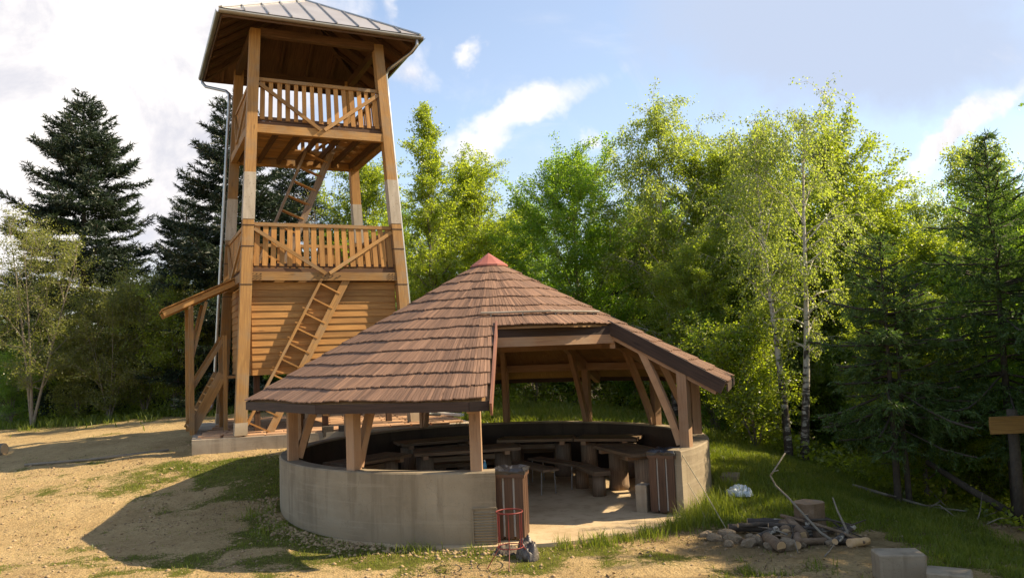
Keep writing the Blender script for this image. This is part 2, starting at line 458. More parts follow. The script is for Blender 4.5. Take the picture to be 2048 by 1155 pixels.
def splice_mat():
    m, k = new_mat('splice_plate')
    o = k.n('ShaderNodeTexCoord').outputs['Object']
    v = k.n('ShaderNodeTexVoronoi', {'Vector': o, 'Scale': 15.0}).outputs['Distance']
    n = k.noise(k.n('ShaderNodeMapping', {0: o, 3: (9, 9, 1.2)}).outputs[0], 1.0, 5, .6)
    c = k.ramp(n, [(.3, (.27, .22, .155)), (.7, (.42, .36, .28))])
    c = k.mix(k.rng(v, .10, .17, .85, 0), c, (.12, .085, .05))
    finish(k, c, .6, v, .2, .004, spec=.4)


splice_mat()


# ------------------------------------------------------------------ mesh building
class MB:
    def __init__(s):
        s.v, s.f, s.uv, s.rn = [], [], [], []

    def face(s, pts, uvs, rn=0.0):
        b = len(s.v)
        s.v += [tuple(p) for p in pts]
        s.f.append(tuple(range(b, b + len(pts))))
        s.uv += [tuple(u) for u in uvs]
        s.rn.append(rn)

    def hexa(s, c, rn=0.0, ulen=None):
        """c: 8 corners, 0-3 one end (ccw), 4-7 the other; uv u runs from end to end"""
        c = [Vector(p) for p in c]
        L = ulen or ((c[4] + c[5] + c[6] + c[7]) / 4 - (c[0] + c[1] + c[2] + c[3]) / 4).length
        b = len(s.v)
        s.v += [tuple(p) for p in c]
        w = 0.0
        for i in range(4):
            j = (i + 1) % 4
            d = (c[j] - c[i]).length
            s.f.append((b + i, b + j, b + 4 + j, b + 4 + i))
            s.uv += [(0, w), (0, w + d), (L, w + d), (L, w)]
            s.rn.append(rn)
            w += d
        d1, d2 = (c[1] - c[0]).length, (c[3] - c[0]).length
        s.f.append((b + 3, b + 2, b + 1, b))
        s.uv += [(0, d2), (d1 * .1, d2), (d1 * .1, 0), (0, 0)]
        s.f.append((b + 4, b + 5, b + 6, b + 7))
        s.uv += [(0, 0), (d1 * .1, 0), (d1 * .1, d2), (0, d2)]
        s.rn += [rn, rn]

    def beam(s, p0, p1, w, h, upv=(0, 0, 1), rn=0.0, w1=None, h1=None):
        """box from p0 to p1; w across, h along upv"""
        p0, p1 = Vector(p0), Vector(p1)
        d = (p1 - p0).normalized()
        u = Vector(upv)
        u = (u - d * u.dot(d)).normalized()
        x = d.cross(u)
        w1 = w if w1 is None else w1
        h1 = h if h1 is None else h1
        q = [(-1, -1), (1, -1), (1, 1), (-1, 1)]
        s.hexa([p0 + x * a * w / 2 + u * b * h / 2 for a, b in q] + [p1 + x * a * w1 / 2 + u * b * h1 / 2 for a, b in q], rn)
        return s

    def box(s, c, sz, rn=0.0):
        c = Vector(c)
        ax = max(range(3), key=lambda i: sz[i])
        e = Vector((0, 0, 0))
        e[ax] = sz[ax] / 2
        o = [i for i in range(3) if i != ax]
        upv = Vector((0, 0, 0))
        upv[o[1]] = 1
        d = e.normalized()
        x = d.cross(upv)
        wi = o[0]
        s.beam(c - e, c + e, sz[wi], sz[o[1]], upv, rn)
        return s

    def tube(s, pts, rad, n=8, cap=True, rn=0.0):
        pts = [Vector(p) for p in pts]
        if not hasattr(rad, '__len__'):
            rad = [rad] * len(pts)
        b = len(s.v)
        L = 0
        us = []
        prev = None
        for i, p in enumerate(pts):
            d = (pts[min(i + 1, len(pts) - 1)] - pts[max(i - 1, 0)]).normalized()
            if prev is None:
                a = Vector((0, 0, 1)) if abs(d.z) < .9 else Vector((1, 0, 0))
                x = d.cross(a).normalized()
            else:
                x = (prev - d * prev.dot(d)).normalized()
            prev = x
            y = d.cross(x)
            if i:
                L += (p - pts[i - 1]).length
            us.append(L)
            for j in range(n):
                t = 2 * math.pi * j / n
                s.v.append(tuple(p + (x * math.cos(t) + y * math.sin(t)) * rad[i]))
        for i in range(len(pts) - 1):
            for j in range(n):
                k = (j + 1) % n
                s.f.append((b + i * n + j, b + i * n + k, b + (i + 1) * n + k, b + (i + 1) * n + j))
                w = 2 * math.pi * max(rad[i], .01) / n
                s.uv += [(us[i], j * w), (us[i], j * w + w), (us[i + 1], j * w + w), (us[i + 1], j * w)]
                s.rn.append(rn)
        if cap:
            s.f.append(tuple(b + j for j in range(n))[::-1])
            s.f.append(tuple(b + (len(pts) - 1) * n + j for j in range(n)))
            s.uv += [(0, 0)] * (2 * n)
            s.rn += [rn, rn]
        return s

    def mesh(s, name, mat, smooth=False):
        me = bpy.data.meshes.new(name)
        me.from_pydata(s.v, [], s.f)
        ul = me.uv_layers.new(name='UVMap')
        ul.data.foreach_set('uv', np.array(s.uv, np.float32).ravel())
        at = me.attributes.new('rnd', 'FLOAT', 'FACE')
        at.data.foreach_set('value', np.array(s.rn, np.float32))
        if smooth:
            me.polygons.foreach_set('use_smooth', np.ones(len(s.f), bool))
        me.materials.append(MAT[mat])
        me.update()
        return me

    def obj(s, name, mat, parent=None, smooth=False):
        return add(name, s.mesh(name, mat, smooth), parent)


def add(name, me, parent=None, loc=None, rot=None):
    o = bpy.data.objects.new(name, me)
    COL.objects.link(o)
    if parent is not None:
        o.parent = parent
    if loc is not None:
        o.location = loc
    if rot is not None:
        o.rotation_euler = rot
    return o


def tag(o, label, cat, group=None):
    o['label'], o['category'] = label, cat
    if group:
        o['group'] = group
    return o


def thing(name, label, cat, loc=(0, 0, 0), rz=0.0, group=None):
    o = add(name, None, None, loc, (0, 0, rz))
    o.empty_display_size = .3
    return tag(o, label, cat, group)


def np_mesh(name, V, F, mat, rnd=None, smooth=False):
    me = bpy.data.meshes.new(name)
    V = np.asarray(V, np.float32)
    F = np.asarray(F, np.int32)
    nv = F.shape[1]
    me.vertices.add(len(V))
    me.vertices.foreach_set('co', V.ravel())
    me.loops.add(F.size)
    me.loops.foreach_set('vertex_index', F.ravel())
    me.polygons.add(len(F))
    me.polygons.foreach_set('loop_start', np.arange(0, F.size, nv, dtype=np.int32))
    if rnd is not None:
        a = me.attributes.new('rnd', 'FLOAT', 'FACE')
        a.data.foreach_set('value', np.asarray(rnd, np.float32))
    if smooth:
        me.polygons.foreach_set('use_smooth', np.ones(len(F), bool))
    me.materials.append(MAT[mat])
    me.update(calc_edges=True)
    return me


# ------------------------------------------------------------------ ground
def build_ground():
    xs = np.concatenate([np.linspace(-1500, -60, 14), np.linspace(-55, -27, 15), np.arange(-26, -14, .4), np.arange(-14, 10.01, .11), np.arange(10.4, 24, .5), np.linspace(25, 60, 14), np.linspace(80, 1500, 14)])
    ys = np.concatenate([np.linspace(-1000, -10, 10), np.arange(-8, 6.9, .6), np.arange(7, 23, .11), np.arange(23, 45, .35), np.linspace(46, 80, 18), np.linspace(100, 3000, 20)])
    X, Y = np.meshgrid(xs, ys)
    Z = ground_np(X, Y)
    V = np.stack([X, Y, Z], 2).reshape(-1, 3)
    nx, ny = len(xs), len(ys)
    i = np.arange(nx * ny).reshape(ny, nx)
    Fc = np.stack([i[:-1, :-1], i[:-1, 1:], i[1:, 1:], i[1:, :-1]], 2).reshape(-1, 4)
    me = np_mesh('ground', V, Fc, 'ground', smooth=True)
    a = me.attributes.new('grass', 'FLOAT', 'POINT')
    a.data.foreach_set('value', grass_mask(X, Y).astype(np.float32).ravel())
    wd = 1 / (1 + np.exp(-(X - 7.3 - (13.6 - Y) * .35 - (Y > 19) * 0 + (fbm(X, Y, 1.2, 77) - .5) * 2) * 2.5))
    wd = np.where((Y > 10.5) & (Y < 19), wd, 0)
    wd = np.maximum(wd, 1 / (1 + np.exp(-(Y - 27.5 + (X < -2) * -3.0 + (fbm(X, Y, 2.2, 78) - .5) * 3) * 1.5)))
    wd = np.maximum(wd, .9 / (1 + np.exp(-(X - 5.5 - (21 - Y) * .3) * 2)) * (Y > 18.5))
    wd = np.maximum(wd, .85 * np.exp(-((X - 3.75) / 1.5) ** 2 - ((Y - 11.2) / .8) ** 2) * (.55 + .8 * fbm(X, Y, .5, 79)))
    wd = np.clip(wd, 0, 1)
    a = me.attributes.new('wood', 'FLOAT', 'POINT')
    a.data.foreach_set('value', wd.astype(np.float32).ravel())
    o = add('ground', me)
    o['kind'] = 'structure'
    o['label'] = 'sandy trodden clearing with grass patches'


build_ground()


# ------------------------------------------------------------------ lookout tower and its paved slab
def build_terrace():
    """slab corners in the tower's frame; its front edge is turned a little against the tower"""
    A, B, C_, D = [Vector((*tp(*p), 0)) for p in ((-3.08, -2.02), (3.15, -3.42), (3.9, 3.0), (-2.6, 3.4))]
    m = MB()
    lo = -.55
    m.hexa([p + Vector((0, 0, TZ - .045 + lo)) for p in (A, B, C_, D)] + [p + Vector((0, 0, TZ - .045)) for p in (A, B, C_, D)])
    s = m.obj('terrace', 'concrete_grey')
    s['kind'] = 'structure'
    s['label'] = 'raised concrete slab paved with reddish flags under the lookout tower'
    ex = (B - A).normalized()
    ey = Vector((-ex.y, ex.x, 0))
    pw, ph = .47, .36
    meshes = []
    for q in range(5):
        b = MB()
        rr = random.Random(q)
        j = lambda: rr.uniform(-.018, .018)
        lowc = [(-pw / 2 + .012, -ph / 2 + .012), (pw / 2 - .012, -ph / 2 + .012), (pw / 2 - .012, ph / 2 - .012), (-pw / 2 + .012, ph / 2 - .012)]
        lowc = [(x + j(), y + j()) for x, y in lowc]
        b.hexa([(x, y, -.05) for x, y in lowc] + [(x * .97, y * .96, rr.uniform(-.004, .006)) for x, y in lowc])
        meshes.append(b.mesh('paver', 'paver'))
    nx, ny = int((B - A).length / pw), 16
    for jy in range(ny):
        for ix in range(nx):
            p = A + ex * ((ix + .5 + (.0 if jy % 2 else .22)) * pw + .04) + ey * ((jy + .5) * ph + .10)
            if ix == nx - 1 and jy % 2 == 0:
                continue
            o = add('paver', random.choice(meshes), s, (p.x, p.y, TZ - .003 + random.uniform(-.006, .008)), (random.uniform(-.012, .012), random.uniform(-.012, .012), math.atan2(ex.y, ex.x) + random.choice((0, math.pi))))
    return s


build_terrace()

Z1, Z2, Z3 = 3.603, 7.169, 9.544


def hs(z):
    return 2.062 - .0552 * z


def build_tower():
    T = thing('lookout_tower', 'tall orange-brown timber lookout tower with hipped metal roof on paved slab', 'tower', (TC[0], TC[1], TZ), TYAW)

    def P(k, a, n, z):
        return [(a, -n, z), (n, a, z), (-a, n, z), (-n, -a, z)][k]

    def OUT(k):
        return [(0, -1, 0), (1, 0, 0), (0, 1, 0), (-1, 0, 0)][k]
    ph = .13
    for sx, sy in ((-1, -1), (1, -1), (1, 1), (-1, 1)):
        def sq(z, h):
            s = hs(z)
            return [(sx * s + a * h, sy * s + b * h, z) for a, b in ((-1, -1), (1, -1), (1, 1), (-1, 1))]
        m = MB()
        m.hexa(sq(.02, ph) + sq(Z3 + .12, ph * .93))
        po = m.obj('post', 'tower_wood', T)
        m = MB()
        m.hexa(sq(-.01, ph + .012) + sq(.27, ph + .010))
        m.obj('footing', 'concrete_grey', po)
        m = MB()
        m.hexa(sq(4.95, ph + .004) + sq(6.08, ph + .002))
        m.obj('splice_plate', 'splice_plate', po)
        for zb in (4.80, 4.30, 3.40):
            m = MB()
            m.hexa(sq(zb, ph + .006) + sq(zb + .018, ph + .006))
            m.obj('strap', 'fascia', po)
    # ring beams
    for zc, h in ((Z1, .20), (Z2, .20), (Z3 + .06, .20)):
        for k in range(4):
            s = hs(zc)
            m = MB()
            m.beam(P(k, -s + ph - .02, s + .03, zc), P(k, s - ph + .02, s + .03, zc), .15, h)
            b = m.obj('beam', 'tower_dark' if zc > 9 else 'tower_wood', T)  # top ring in darker wood: shade under the eaves put into its colour
            if zc == Z1 and k == 0:
                bolt = MB()
                bolt.tube([(0, 0, 0), (0, -.02, 0)], .014, 6)
                bm = bolt.mesh('bolt', 'fascia')
                for i in range(8):
                    add('bolt', bm, b, P(k, -.32 + i * .09, s + .105, zc - .01 + (.02 if i % 2 else -.02)))
                for sd_ in (-1, 1):
                    for i in range(3):
                        for j in range(3):
                            add('bolt', bm, b, P(k, sd_ * (s - .32 + i * .09), s + .105, zc - .055 + j * .055))
    # floors: joists and single planks, with a hatch for the ladder
    for zc, hx, hy in ((Z1, (-.95, .1), (-.55, .55)), (Z2, (-.25, .75), (-.45, .45))):
        s = hs(zc) - .08
        m = MB()
        for i in range(7):
            x = -s + .05 + i * (2 * s - .1) / 6
            m.beam((x, -s, zc + .02), (x, s, zc + .02), .07, .15)
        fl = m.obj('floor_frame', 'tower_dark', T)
        y = -s + .07
        while y < s - .05:
            segs = [(-s - .05, s + .05)]
            if hy[0] < y < hy[1]:
                segs = [(-s - .05, hx[0]), (hx[1], s + .05)]
            for a, b in segs:
                m = MB()
                m.box(((a + b) / 2, y, zc + .115 + random.uniform(0, .006)), (b - a, .132, .035))
                m.obj('plank', 'tower_wood', fl)
            y += .15
        # edge boards
        for k in range(4):
            m = MB()
            m.beam(P(k, -s - .02, s + .075, zc + .155), P(k, s + .02, s + .075, zc + .155), .03, .10)
            m.obj('edge_board', 'tower_dark', fl)
    # railings
    for zc in (Z1, Z2):
        for k in range(4):
            zt = zc + 1.24
            s = hs(zt)
            m = MB()
            m.beam(P(k, -s + .12, s + .0, zt), P(k, s - .12, s + .0, zt), .11, .085)
            rl = m.obj('railing', 'tower_wood', T)
            m = MB()
            sl = hs(zc + .25)
            m.beam(P(k, -sl + .12, sl - .015, zc + .27), P(k, sl - .12, sl - .015, zc + .27), .05, .09)
            m.obj('bottom_rail', 'tower_dark', rl)
            n = 15 if zc == Z2 else 18
            for i in range(n):
                f = (i + .5) / n * 2 - 1
                a0, a1 = f * (sl - .13), f * (s - .13)
                m = MB()
                w = (.105 if zc == Z2 else .118) + random.uniform(-.008, .010)
                m.beam(P(k, a0 + random.uniform(-.008, .008), sl + .025, zc + .25), P(k, a1 + random.uniform(-.008, .008), s + .012, zt - .045), w, .024, OUT(k))
                m.obj('baluster', 'tower_board', rl)
            for sd_ in (-1, 1):
                m = MB()
                m.beam(P(k, sd_ * (s - .13), s + .065, zt - .11), P(k, sd_ * .05, hs(zc) + .13, zc + .07), .085, .05, OUT(k))
                m.obj('brace', 'tower_wood', rl)
    # raised cabin with lap siding
    zb, zt = 1.31, 3.47
    cb = MB()
    cb.box((-.02, -.07, (zb + zt) / 2), (3.40, 3.30, zt - zb - .04))
    for x in (-1.6, 0, 1.6):
        for y in (-1.4, 1.5):
            cb.box((x, y, zb / 2), (.13, .13, zb + .02))
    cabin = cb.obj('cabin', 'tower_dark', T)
    nb = 13
    for i in range(nb):
        h = (zt - zb) / nb
        z = zb + i * h
        for k, (hw, d) in enumerate(((1.74, 1.76), (1.70, 1.70), (1.74, 1.62), (1.76, 1.76))):
            o = OUT(k)
            off = random.uniform(-.02, .02)
            m = MB()
            a0, a1 = -hw + (.0 if k % 2 else 0), hw
            lo = [P(k, a0, d - .02, z), P(k, a0, d + .030, z), P(k, a0, d + .006, z + h + .012), P(k, a0, d - .02, z + h + .012)]
            hi = [P(k, a1, d - .02, z), P(k, a1, d + .030, z), P(k, a1, d + .006, z + h + .012), P(k, a1, d - .02, z + h + .012)]
            m.hexa(lo + hi)
            m.obj('siding_board', 'tower_board', cabin)
    # ladders
    def ladder(base, top, sep, y, rungs, dep, lm='tower_wood'):
        bx, bz = base
        tx, tz = top
        d = Vector((tx - bx, 0, tz - bz)).normalized()
        pr = Vector((d.z, 0, -d.x))
        m = MB()
        m.beam((bx, y, bz), (tx, y, tz), .06, dep, (0, 1, 0))
        q0, q1 = Vector((bx, y, bz)) + pr * sep, Vector((tx, y, tz)) + pr * sep
        t = (bz - q0.z) / d.z
        q0 = q0 + d * t
        t2 = (tz - q1.z) / d.z
        q1 = q1 + d * t2
        m.beam(q0, q1, .17, dep * .55, (0, 1, 0))
        l = m.obj('ladder', lm, T)
        L = (Vector((tx, y, tz)) - Vector((bx, y, bz))).length
        for i in range(rungs):
            c = Vector((bx, y, bz)) + d * (L * (i + .7) / rungs)
            m = MB()
            m.beam(c - pr * .01, c + pr * (sep + .01), .035, dep * .8, (0, 1, 0))
            m.obj('rung', 'tower_board', l)
    ladder((-2.0, .0), (-.12, 3.55), .54, -1.90, 10, .10)
    ladder((-1.50, Z1 + .12), (-.02, Z2 + .05), .62, .02, 9, .20, 'old_wood')
    # roof
    E_, ze, za = 2.36, 9.70, 11.20
    ap = Vector((0, 0, za))
    m = MB()
    for k in range(4):
        a, b = Vector(P(k, -E_, E_, ze)), Vector(P(k, E_, E_, ze))
        dn = Vector((0, 0, -.03))
        m.face([a, b, ap], [(0, 0), (0, 4.8), (2.8, 2.4)])
        m.face([ap + dn, b + dn, a + dn], [(2.8, 2.4), (0, 4.8), (0, 0)])
        m.face([a + dn, b + dn, b, a], [(0, 0), (4.8, 0), (4.8, .03), (0, .03)])
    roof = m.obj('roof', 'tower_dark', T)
    for k in range(4):
        # rafters under the deck
        for a in (-1.9, -1.1, -.38, .38, 1.1, 1.9):
            t = 1 - abs(a) / E_
            p0 = Vector(P(k, a, E_ - .03, ze - .10 + .0))
            p1 = Vector(P(k, a, E_ - (E_ - .05) * t, ze - .10 + (za - ze) * t * .98))
            m = MB()
            m.beam(p0, p1, .07, .11)
            m.obj('rafter', 'tower_dark', roof)
        m = MB()
        m.beam(P(k, -E_ + .02, E_ - .02, ze - .10), Vector((0, 0, za - .13)), .10, .14)
        m.obj('hip_rafter', 'tower_dark', roof)
        m = MB()
        m.beam(P(k, -E_ - .012, E_ + .012, ze - .07), P(k, E_ + .012, E_ + .012, ze - .07), .025, .17)
        m.obj('fascia_board', 'tower_dark', roof)
        # sheet panels with standing seams
        nrm = Vector((Vector(P(k, E_, E_, ze)) - Vector(P(k, -E_, E_, ze))).cross(ap - Vector(P(k, -E_, E_, ze)))).normalized()
        if nrm.z < 0:
            nrm = -nrm
        ns = 9
        E2 = E_ + .05

        def sp(a, t, lift):
            n = E2 * (1 - t)
            return Vector(P(k, a, n, ze - .02 + (za - ze + .06) * t)) + nrm * lift
        for i in range(ns):
            a0, a1 = -E2 + 2 * E2 * i / ns, -E2 + 2 * E2 * (i + 1) / ns
            tt = lambda a: 1 - abs(a) / E2
            top = [(a1, tt(a1))]
            if a0 < 0 < a1:
                top.append((0, 1))
            top.append((a0, tt(a0)))
            pts = [sp(a0, 0, .05), sp(a1, 0, .05)] + [sp(a, t, .05) for a, t in top if t > 1e-4]
            uv = [(p.x, p.y) for p in pts]
            m = MB()
            m.face(pts, uv)
            low = [p - nrm * .004 for p in pts]
            m.face(low[::-1], uv[::-1])
            m.obj('roof_panel', 'zinc_sheet', roof)
            if i:
                m = MB()
                m.beam(sp(a0, 0.0, .065), sp(a0, max(tt(a0), .02), .065), .02, .04, nrm)
                m.obj('seam', 'zinc', roof)
        # gutter
        m = MB()
        g0, g1 = Vector(P(k, -E_ - .10, E_ + .085, ze - .035)), Vector(P(k, E_ + .10, E_ + .085, ze - .035))
        o = Vector(OUT(k))
        for rr, flip in ((.075, False), (.070, True)):
            for j in range(8):
                t0, t1 = math.pi + math.pi * j / 8, math.pi + math.pi * (j + 1) / 8
                c = lambda g, t: g + o * math.cos(t) * rr + Vector((0, 0, math.sin(t) * rr))
                q = [c(g0, t0), c(g1, t0), c(g1, t1), c(g0, t1)]
                m.face(q[::-1] if flip else q, [(0, 0), (5, 0), (5, .1), (0, .1)])
        m.obj('gutter', 'zinc', roof)
        m = MB()
        hd = (ap - Vector(P(k, -E_, E_, ze)))
        m.beam(Vector(P(k, -E2, E2, ze + .05)), ap + Vector((0, 0, .10)), .10, .035)
        m.obj('ridge_cap', 'zinc', roof)
    m = MB()
    m.tube([(0, 0, za - .05), (0, 0, za + .12), (0, 0, za + .42)], [.10, .035, .012], 8)
    m.obj('finial', 'zinc', roof, True)
    # downpipes
    def pipe(pts):
        m = MB()
        m.tube(pts, .042, 10)
        m.obj('downpipe', 'zinc', T, True)

    def leg(sx, sy, z, dx, dy):
        s = hs(z)
        return (sx * s + dx, sy * s + dy, z)
    pipe([(-2.42, 2.36, 9.62), (-2.42, 2.34, 9.50), (-2.34, 2.22, 9.36), leg(-1, 1, 9.12, -.30, .15), leg(-1, 1, 9.0, -.22, .02)] +
         [leg(-1, 1, z, -.22, .02) for z in (8.8, 7, 5, 3, 1.5, .75)] + [leg(-1, 1, .45, -.26, -.05), leg(-1, 1, .22, -.55, -.25), leg(-1, 1, .12, -.75, -.4)])
    pipe([(2.30, -2.44, 9.60), (2.30, -2.42, 9.44), (2.22, -2.25, 9.32), leg(1, -1, 9.08, .26, .05), leg(1, -1, 8.95, .20, .12)] + [leg(1, -1, z, .20, .12) for z in (8.5, 7, 5, 3, 1.5, .3)] + [leg(1, -1, .15, .3, .12), leg(1, -1, .10, .75, .2)])
    # porch over the side stairs
    m = MB()
    p0, p1 = Vector((-3.58, 0, 2.84)), Vector((-1.86, 0, 3.62))
    for y in (-.55, .80):
        m.beam(p0 + Vector((0, y, 0)), p1 + Vector((0, y, 0)), .09, .13)
    pr = m.obj('porch_roof', 'tower_wood', T)
    nrm = Vector((-(p1 - p0).z, 0, (p1 - p0).x)).normalized()
    for i in range(12):
        a = p0.lerp(p1, (i + .5) / 12) + nrm * .102
        m = MB()
        m.beam(a + Vector((0, -.66, 0)), a + Vector((0, .90, 0)), .152, .025, nrm)
        m.obj('board', 'tower_board', pr)
    for y in (-.52, .78):
        m = MB()
        m.beam((-2.97, y, -.05), (-2.97, y, 3.02), .11, .11, (1, 0, 0))
        m.obj('porch_post', 'tower_wood', T)
        m = MB()
        m.beam((-2.95, y + .02, 1.75), (-2.62, y + .02, 3.12), .07, .07, (0, 1, 0))
        m.obj('porch_brace', 'tower_wood', T)
    m = MB()
    s0, s1 = Vector((-2.98, 0, .02)), Vector((-2.26, 0, 1.36))
    for y in (-.42, .62):
        m.beam(s0 + Vector((0, y, 0)), s1 + Vector((0, y, 0)), .05, .24)
    m.box((-2.02, .10, 1.27), (.56, 1.1, .06))
    m.beam((-2.2, -.42, 0), (-2.2, -.42, 2.30), .09, .09, (1, 0, 0))
    m.beam((-2.2, .62, 0), (-2.2, .62, 2.30), .09, .09, (1, 0, 0))
    st = m.obj('stairs', 'tower_wood', T)
    for i in range(7):
        c = s0.lerp(s1, (i + .6) / 7.2)
        m = MB()
        m.box((c.x, .10, c.z), (.24, 1.0, .04))
        m.obj('tread', 'tower_board', st)
    for y in (-.42, .62):
        m = MB()
        m.beam((-2.94, y, 1.05), (-2.2, y, 2.25), .05, .09)
        m.obj('handrail', 'tower_wood', st)
    return T


build_tower()


def upper_bench():
    c = tp(.10, .95)
    B = thing('slatted_bench', 'slatted wooden bench on the upper deck of the tower', 'bench', (c[0], c[1], TZ + Z2 + .138), TYAW)
    for x in (-.78, .78):
        m = MB()
        m.box((x, 0, .21), (.07, .40, .42))
        m.beam((x, .20, .0), (x, .30, .98), .07, .06, (0, 1, 0))
        m.obj('leg', 'tower_dark', B)
    for i in range(5):
        m = MB()
        z = .44 + i * .115
        m.box((0, .235 + i * .012, z + .05), (1.7, .03, .06))
        m.obj('back_slat', 'tower_dark', B)
    for i in range(3):
        m = MB()
        m.box((0, -.14 + i * .14, .435), (1.7, .115, .03))
        m.obj('seat_slat', 'tower_dark', B)


upper_bench()


# ------------------------------------------------------------------ round shelter
HIPS = [KO + 30 * k for k in range(12)]
SLOPE = 2.36 / 4.4
T_OPEN = .5675


def roofp(ang, t, lift=0.0):
    r = 4.4 * t
    return Vector((r * math.cos(R(ang)), r * math.sin(R(ang)), 4.40 - 2.36 * t + lift))


def facep(k, fr, t, lift=0.0):
    return roofp(HIPS[k % 12], t, lift).lerp(roofp(HIPS[(k + 1) % 12], t, lift), fr)


K_A, K_B = 9, 10      # the two faces cut open over the entrance: -92.7..-62.7 and -62.7..-32.7


def build_shelter():
    S = thing('round_shelter', 'round picnic shelter with brown shingled roof on a concrete ring wall', 'shelter', (KC[0], KC[1], 0))
    # wall
    a0, a1, n = -40.7, 271.2, 104
    m = MB()
    prof = [(3.60, -.35), (3.60, .985), (3.615, 1.0), (3.855, 1.0), (3.875, .98), (3.88, -.35)]
    rings = []
    for i in range(n + 1):
        a = a0 + (a1 - a0) * i / n
        w = (vnoise(a, 0, 9, 4) - .5) * .016
        rings.append([Vector(((r + w) * math.cos(R(a)), (r + w) * math.sin(R(a)), z + (w * .6 if z > .5 else 0))) for r, z in prof])
    for i in range(n):
        for j in range(5):
            m.face([rings[i][j], rings[i][j + 1], rings[i + 1][j + 1], rings[i + 1][j]], [(0, 0), (0, 1), (1, 1), (1, 0)])
    m.face(rings[0][::-1], [(0, 0)] * 6)
    m.face(rings[-1], [(0, 0)] * 6)
    wall = m.obj('wall', 'concrete', S)
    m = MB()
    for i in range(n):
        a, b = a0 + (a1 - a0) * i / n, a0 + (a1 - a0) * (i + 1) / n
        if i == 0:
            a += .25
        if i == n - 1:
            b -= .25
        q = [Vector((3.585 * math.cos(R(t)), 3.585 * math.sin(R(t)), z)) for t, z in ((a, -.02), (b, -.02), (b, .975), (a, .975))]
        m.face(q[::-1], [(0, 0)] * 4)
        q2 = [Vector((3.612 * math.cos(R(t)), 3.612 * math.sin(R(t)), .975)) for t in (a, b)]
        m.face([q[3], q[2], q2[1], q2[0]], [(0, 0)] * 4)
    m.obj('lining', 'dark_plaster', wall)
    # floor disc with a raised edge seen at the entrance
    m = MB()
    for r, zt_, zb_ in ((3.98, .012, -.4),):
        top = [Vector(((r + (vnoise(i, 0, 2, 9) - .5) * .07) * math.cos(2 * math.pi * i / 120), (r + (vnoise(i, 0, 2, 9) - .5) * .07) * math.sin(2 * math.pi * i / 120), zt_)) for i in range(120)]
        m.face(top, [(p.x, p.y) for p in top])
        for i in range(120):
            p, q = top[i], top[(i + 1) % 120]
            m.face([p, Vector((p.x, p.y, zb_)), Vector((q.x, q.y, zb_)), q], [(0, 0), (0, .4), (.2, .4), (.2, 0)])
    m.obj('floor', 'concrete_floor', S)
    # vent grille set into the wall near the entrance
    ga, gr = R(-91.2), 3.885
    gx, gn = Vector((-math.sin(ga), math.cos(ga), 0)), Vector((math.cos(ga), math.sin(ga), 0))
    gc = gn * gr + Vector((0, 0, .27))
    m = MB()
    for dz in (-.235, .235):
        m.beam(gc - gx * .165 + Vector((0, 0, dz)), gc + gx * .165 + Vector((0, 0, dz)), .02, .018)
    for dx in (-.165, .165):
        m.beam(gc + gx * dx + Vector((0, 0, -.235)), gc + gx * dx + Vector((0, 0, .235)), .018, .02, gn)
    vg = m.obj('vent_grille', 'concrete', wall)
    for i in range(11):
        m = MB()
        z = -.20 + i * .037
        m.beam(gc - gx * .15 + Vector((0, 0, z)) - gn * .006, gc + gx * .15 + Vector((0, 0, z)) - gn * .006, .022, .017, (gn * .6 + Vector((0, 0, 1))))
        m.obj('slat', 'concrete', vg)
    # posts, braces, rafters
    for k, a in enumerate(HIPS):
        ca, sa = math.cos(R(a)), math.sin(R(a))
        d = Vector((ca, sa, 0))
        at = lambda r, z: d * r + Vector((0, 0, z))
        rz = lambda r: 4.40 - SLOPE * r
        opening = k == 10
        if not opening:
            m = MB()
            w0 = .155 + random.uniform(-.008, .012)
            m.beam(at(3.73, .98), at(3.73, rz(3.73) - .16), w0, w0, d)
            m.obj('post', 'shelter_wood', S)
            m = MB()
            prev = None
            for i in range(7):
                t = i / 6
                p = at(3.635 - .60 * t ** 1.15, 1.03 + t * (rz(3.02) - .22 - 1.03))
                if prev is not None:
                    m.beam(prev, p + (p - prev) * .03, .10, .115, d)
                prev = p
            m.obj('brace', 'shelter_wood', S)
        r_out = 2.10 if opening else 4.32
        m = MB()
        m.beam(at(.12, rz(.12) - .165), at(r_out, rz(r_out) - .165), .11, .19)
        m.obj('rafter', 'shelter_wood', S)
    for k in range(12):
        for r, w, h, dz in ((3.73, .12, .16, -.10), (2.50, .09, .13, -.30), (1.30, .08, .12, -.30)):
            if k in (K_A, K_B) and r > 2.6:
                continue
            p, q = roofp(HIPS[k], r / 4.4, dz - .07), roofp(HIPS[(k + 1) % 12], r / 4.4, dz - .07)
            if k in (K_A, K_B) and r == 2.5:
                if k == K_B:
                    continue
                p, q = roofp(HIPS[K_A], T_OPEN, -.27), roofp(HIPS[K_B + 1], T_OPEN, -.27)
                m = MB()
                m.beam(p, q, .12, .15)
                m.obj('header', 'shelter_wood', S)
                continue
            m = MB()
            m.beam(p, q, w, h)
            m.obj('purlin', 'shelter_wood', S)
    # roof deck: tapering boards under the shingles, one object per face
    m = MB()
    m.tube([(0, 0, 4.30), (0, 0, 4.42)], [.05, .02], 8)
    deck = m.obj('roof', 'shelter_deck', S)

    def slab(k, fr0, fr1, t0, t1, name, mat, lift=-.035, th=.028):
        mm = MB()
        c = [facep(k, fr0, t0, lift - th), facep(k, fr1, t0, lift - th), facep(k, fr1, t0, lift), facep(k, fr0, t0, lift),
             facep(k, fr0, t1, lift - th), facep(k, fr1, t1, lift - th), facep(k, fr1, t1, lift), facep(k, fr0, t1, lift)]
        mm.hexa(c[:4] + c[4:])
        return mm.obj(name, mat, deck)
